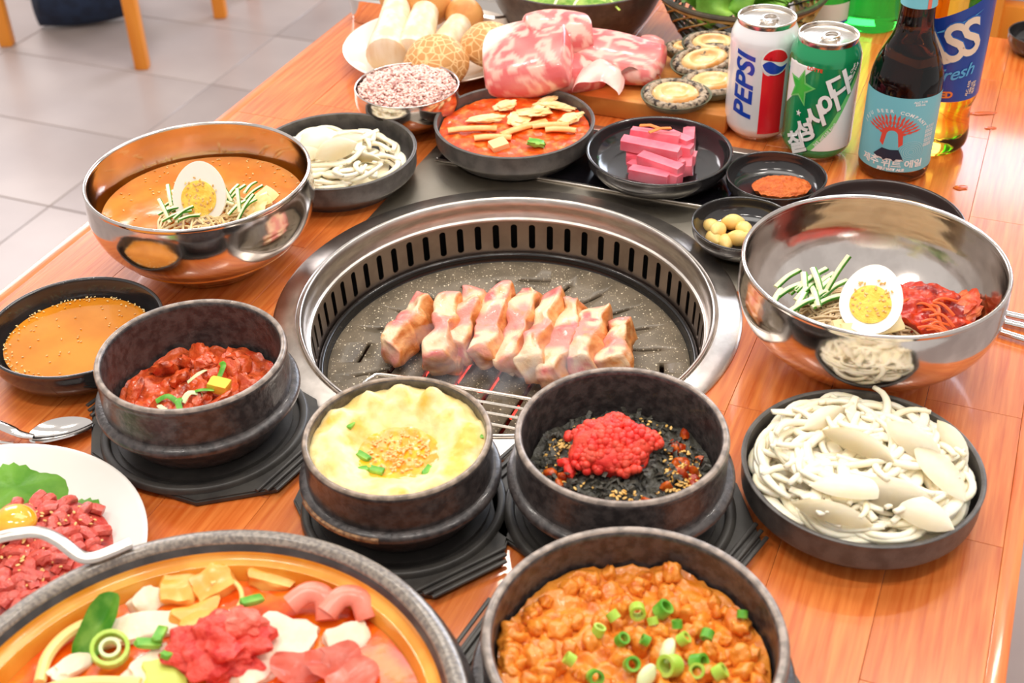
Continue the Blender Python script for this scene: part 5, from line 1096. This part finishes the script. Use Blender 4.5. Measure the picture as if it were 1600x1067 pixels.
# slatted wooden bench beyond the far right end of the table
bn = thing('wooden_bench', 'orange wooden bench rails beyond the far right table end', 'bench', tb(.30, .86, -T), -YAW)
for z_, y_ in ((.70, 0), (.86, 0)): obj('rail', box(-.02, .75, y_-.012, y_+.012, z_-.028, z_+.028, .004), WOODC, bn)
obj('panel', box(-.02, .75, .014, .022, .40, .96, .002), M('bench_panel', (214, 214, 226), rough=.35), bn)
for x_ in (0, .72): obj('post', box(x_-.02, x_+.02, -.02, .02, 0, .90, .004), WOODC, bn)
obj('seat_board', box(-.02, .75, .02, .42, .42, .45, .006), WOODC, bn)
# table spill drops
SP = M('spill', (206, 90, 30), rough=.15, coat=.5)
for k, (px, py, a_, b_) in enumerate(((1502, 293, .007, .004), (1535, 177, .014, .0035), (1548, 200, .006, .003))):
    o = obj('sauce_drop', blob(a_, b_, .0007, .35, 1.8, k, 3), SP, loc=at(px, py, .0005)); tag(o, ('orange sauce drop behind the half-hidden dark dish', 'thin dark streak of spilt liquid at the right of the table', 'small spilt drop below the streak at the right')[k], 'spill')

# ================================================================ smoke over the meat
sm = bmesh.new(); bmesh.ops.create_icosphere(sm, subdivisions=3, radius=1)
for v in sm.verts: v.co = Vector((v.co.x*.095, v.co.y*.038, v.co.z*.030))
m = bpy.data.materials.new('smoke'); m.use_nodes = True; nt = m.node_tree; nt.nodes.clear(); N = nt.nodes; L = nt.links
out = N.new('ShaderNodeOutputMaterial'); vs = N.new('ShaderNodeVolumeScatter'); vs.inputs['Color'].default_value = (.92, .92, .97, 1); vs.inputs['Anisotropy'].default_value = .2
tc = N.new('ShaderNodeTexCoord'); no = N.new('ShaderNodeTexNoise'); no.inputs['Scale'].default_value = 26; no.inputs['Detail'].default_value = 3; no.inputs['Distortion'].default_value = 1.6
mr = N.new('ShaderNodeMapRange'); mr.inputs[1].default_value = .5; mr.inputs[2].default_value = .75; mr.inputs[3].default_value = 0; mr.inputs[4].default_value = 30
L.new(tc.outputs['Object'], no.inputs['Vector']); L.new(no.outputs['Fac'], mr.inputs[0]); L.new(mr.outputs[0], vs.inputs['Density']); L.new(vs.outputs[0], out.inputs['Volume'])
o = obj('smoke', sm, m, loc=at(775, 560, -.012), rot=(0, 0, R(-6)), kind='stuff'); tag(o, 'thin pale smoke drifting over the front of the pork slices', 'smoke')
# ================================================================ labels by place for small groups of look-alikes
ORD = ['leftmost', 'second', 'third', 'fourth', 'fifth', 'sixth', 'seventh', 'eighth', 'ninth', 'tenth', 'eleventh', 'twelfth']
by = {}
for o in bpy.data.objects:
    if o.parent is None and o.get('group'): by.setdefault((o['group'], o['label']), []).append(o)
for (g_, l_), os_ in by.items():
    if 2 <= len(os_) <= 12:
        def pxx(o):
            d = o.location-cam.location if False else o.location-Vector((0, 0, T+H)); return d.dot(cr)/d.dot(cf)
        os_.sort(key=pxx)
        for k, o in enumerate(os_):
            t_ = 'leftmost' if k == 0 else ('rightmost' if k == len(os_)-1 else ORD[k]+' from the left')
            o['label'] = l_+', '+t_+(' of its kind' if len(l_.split()) < 9 else '')
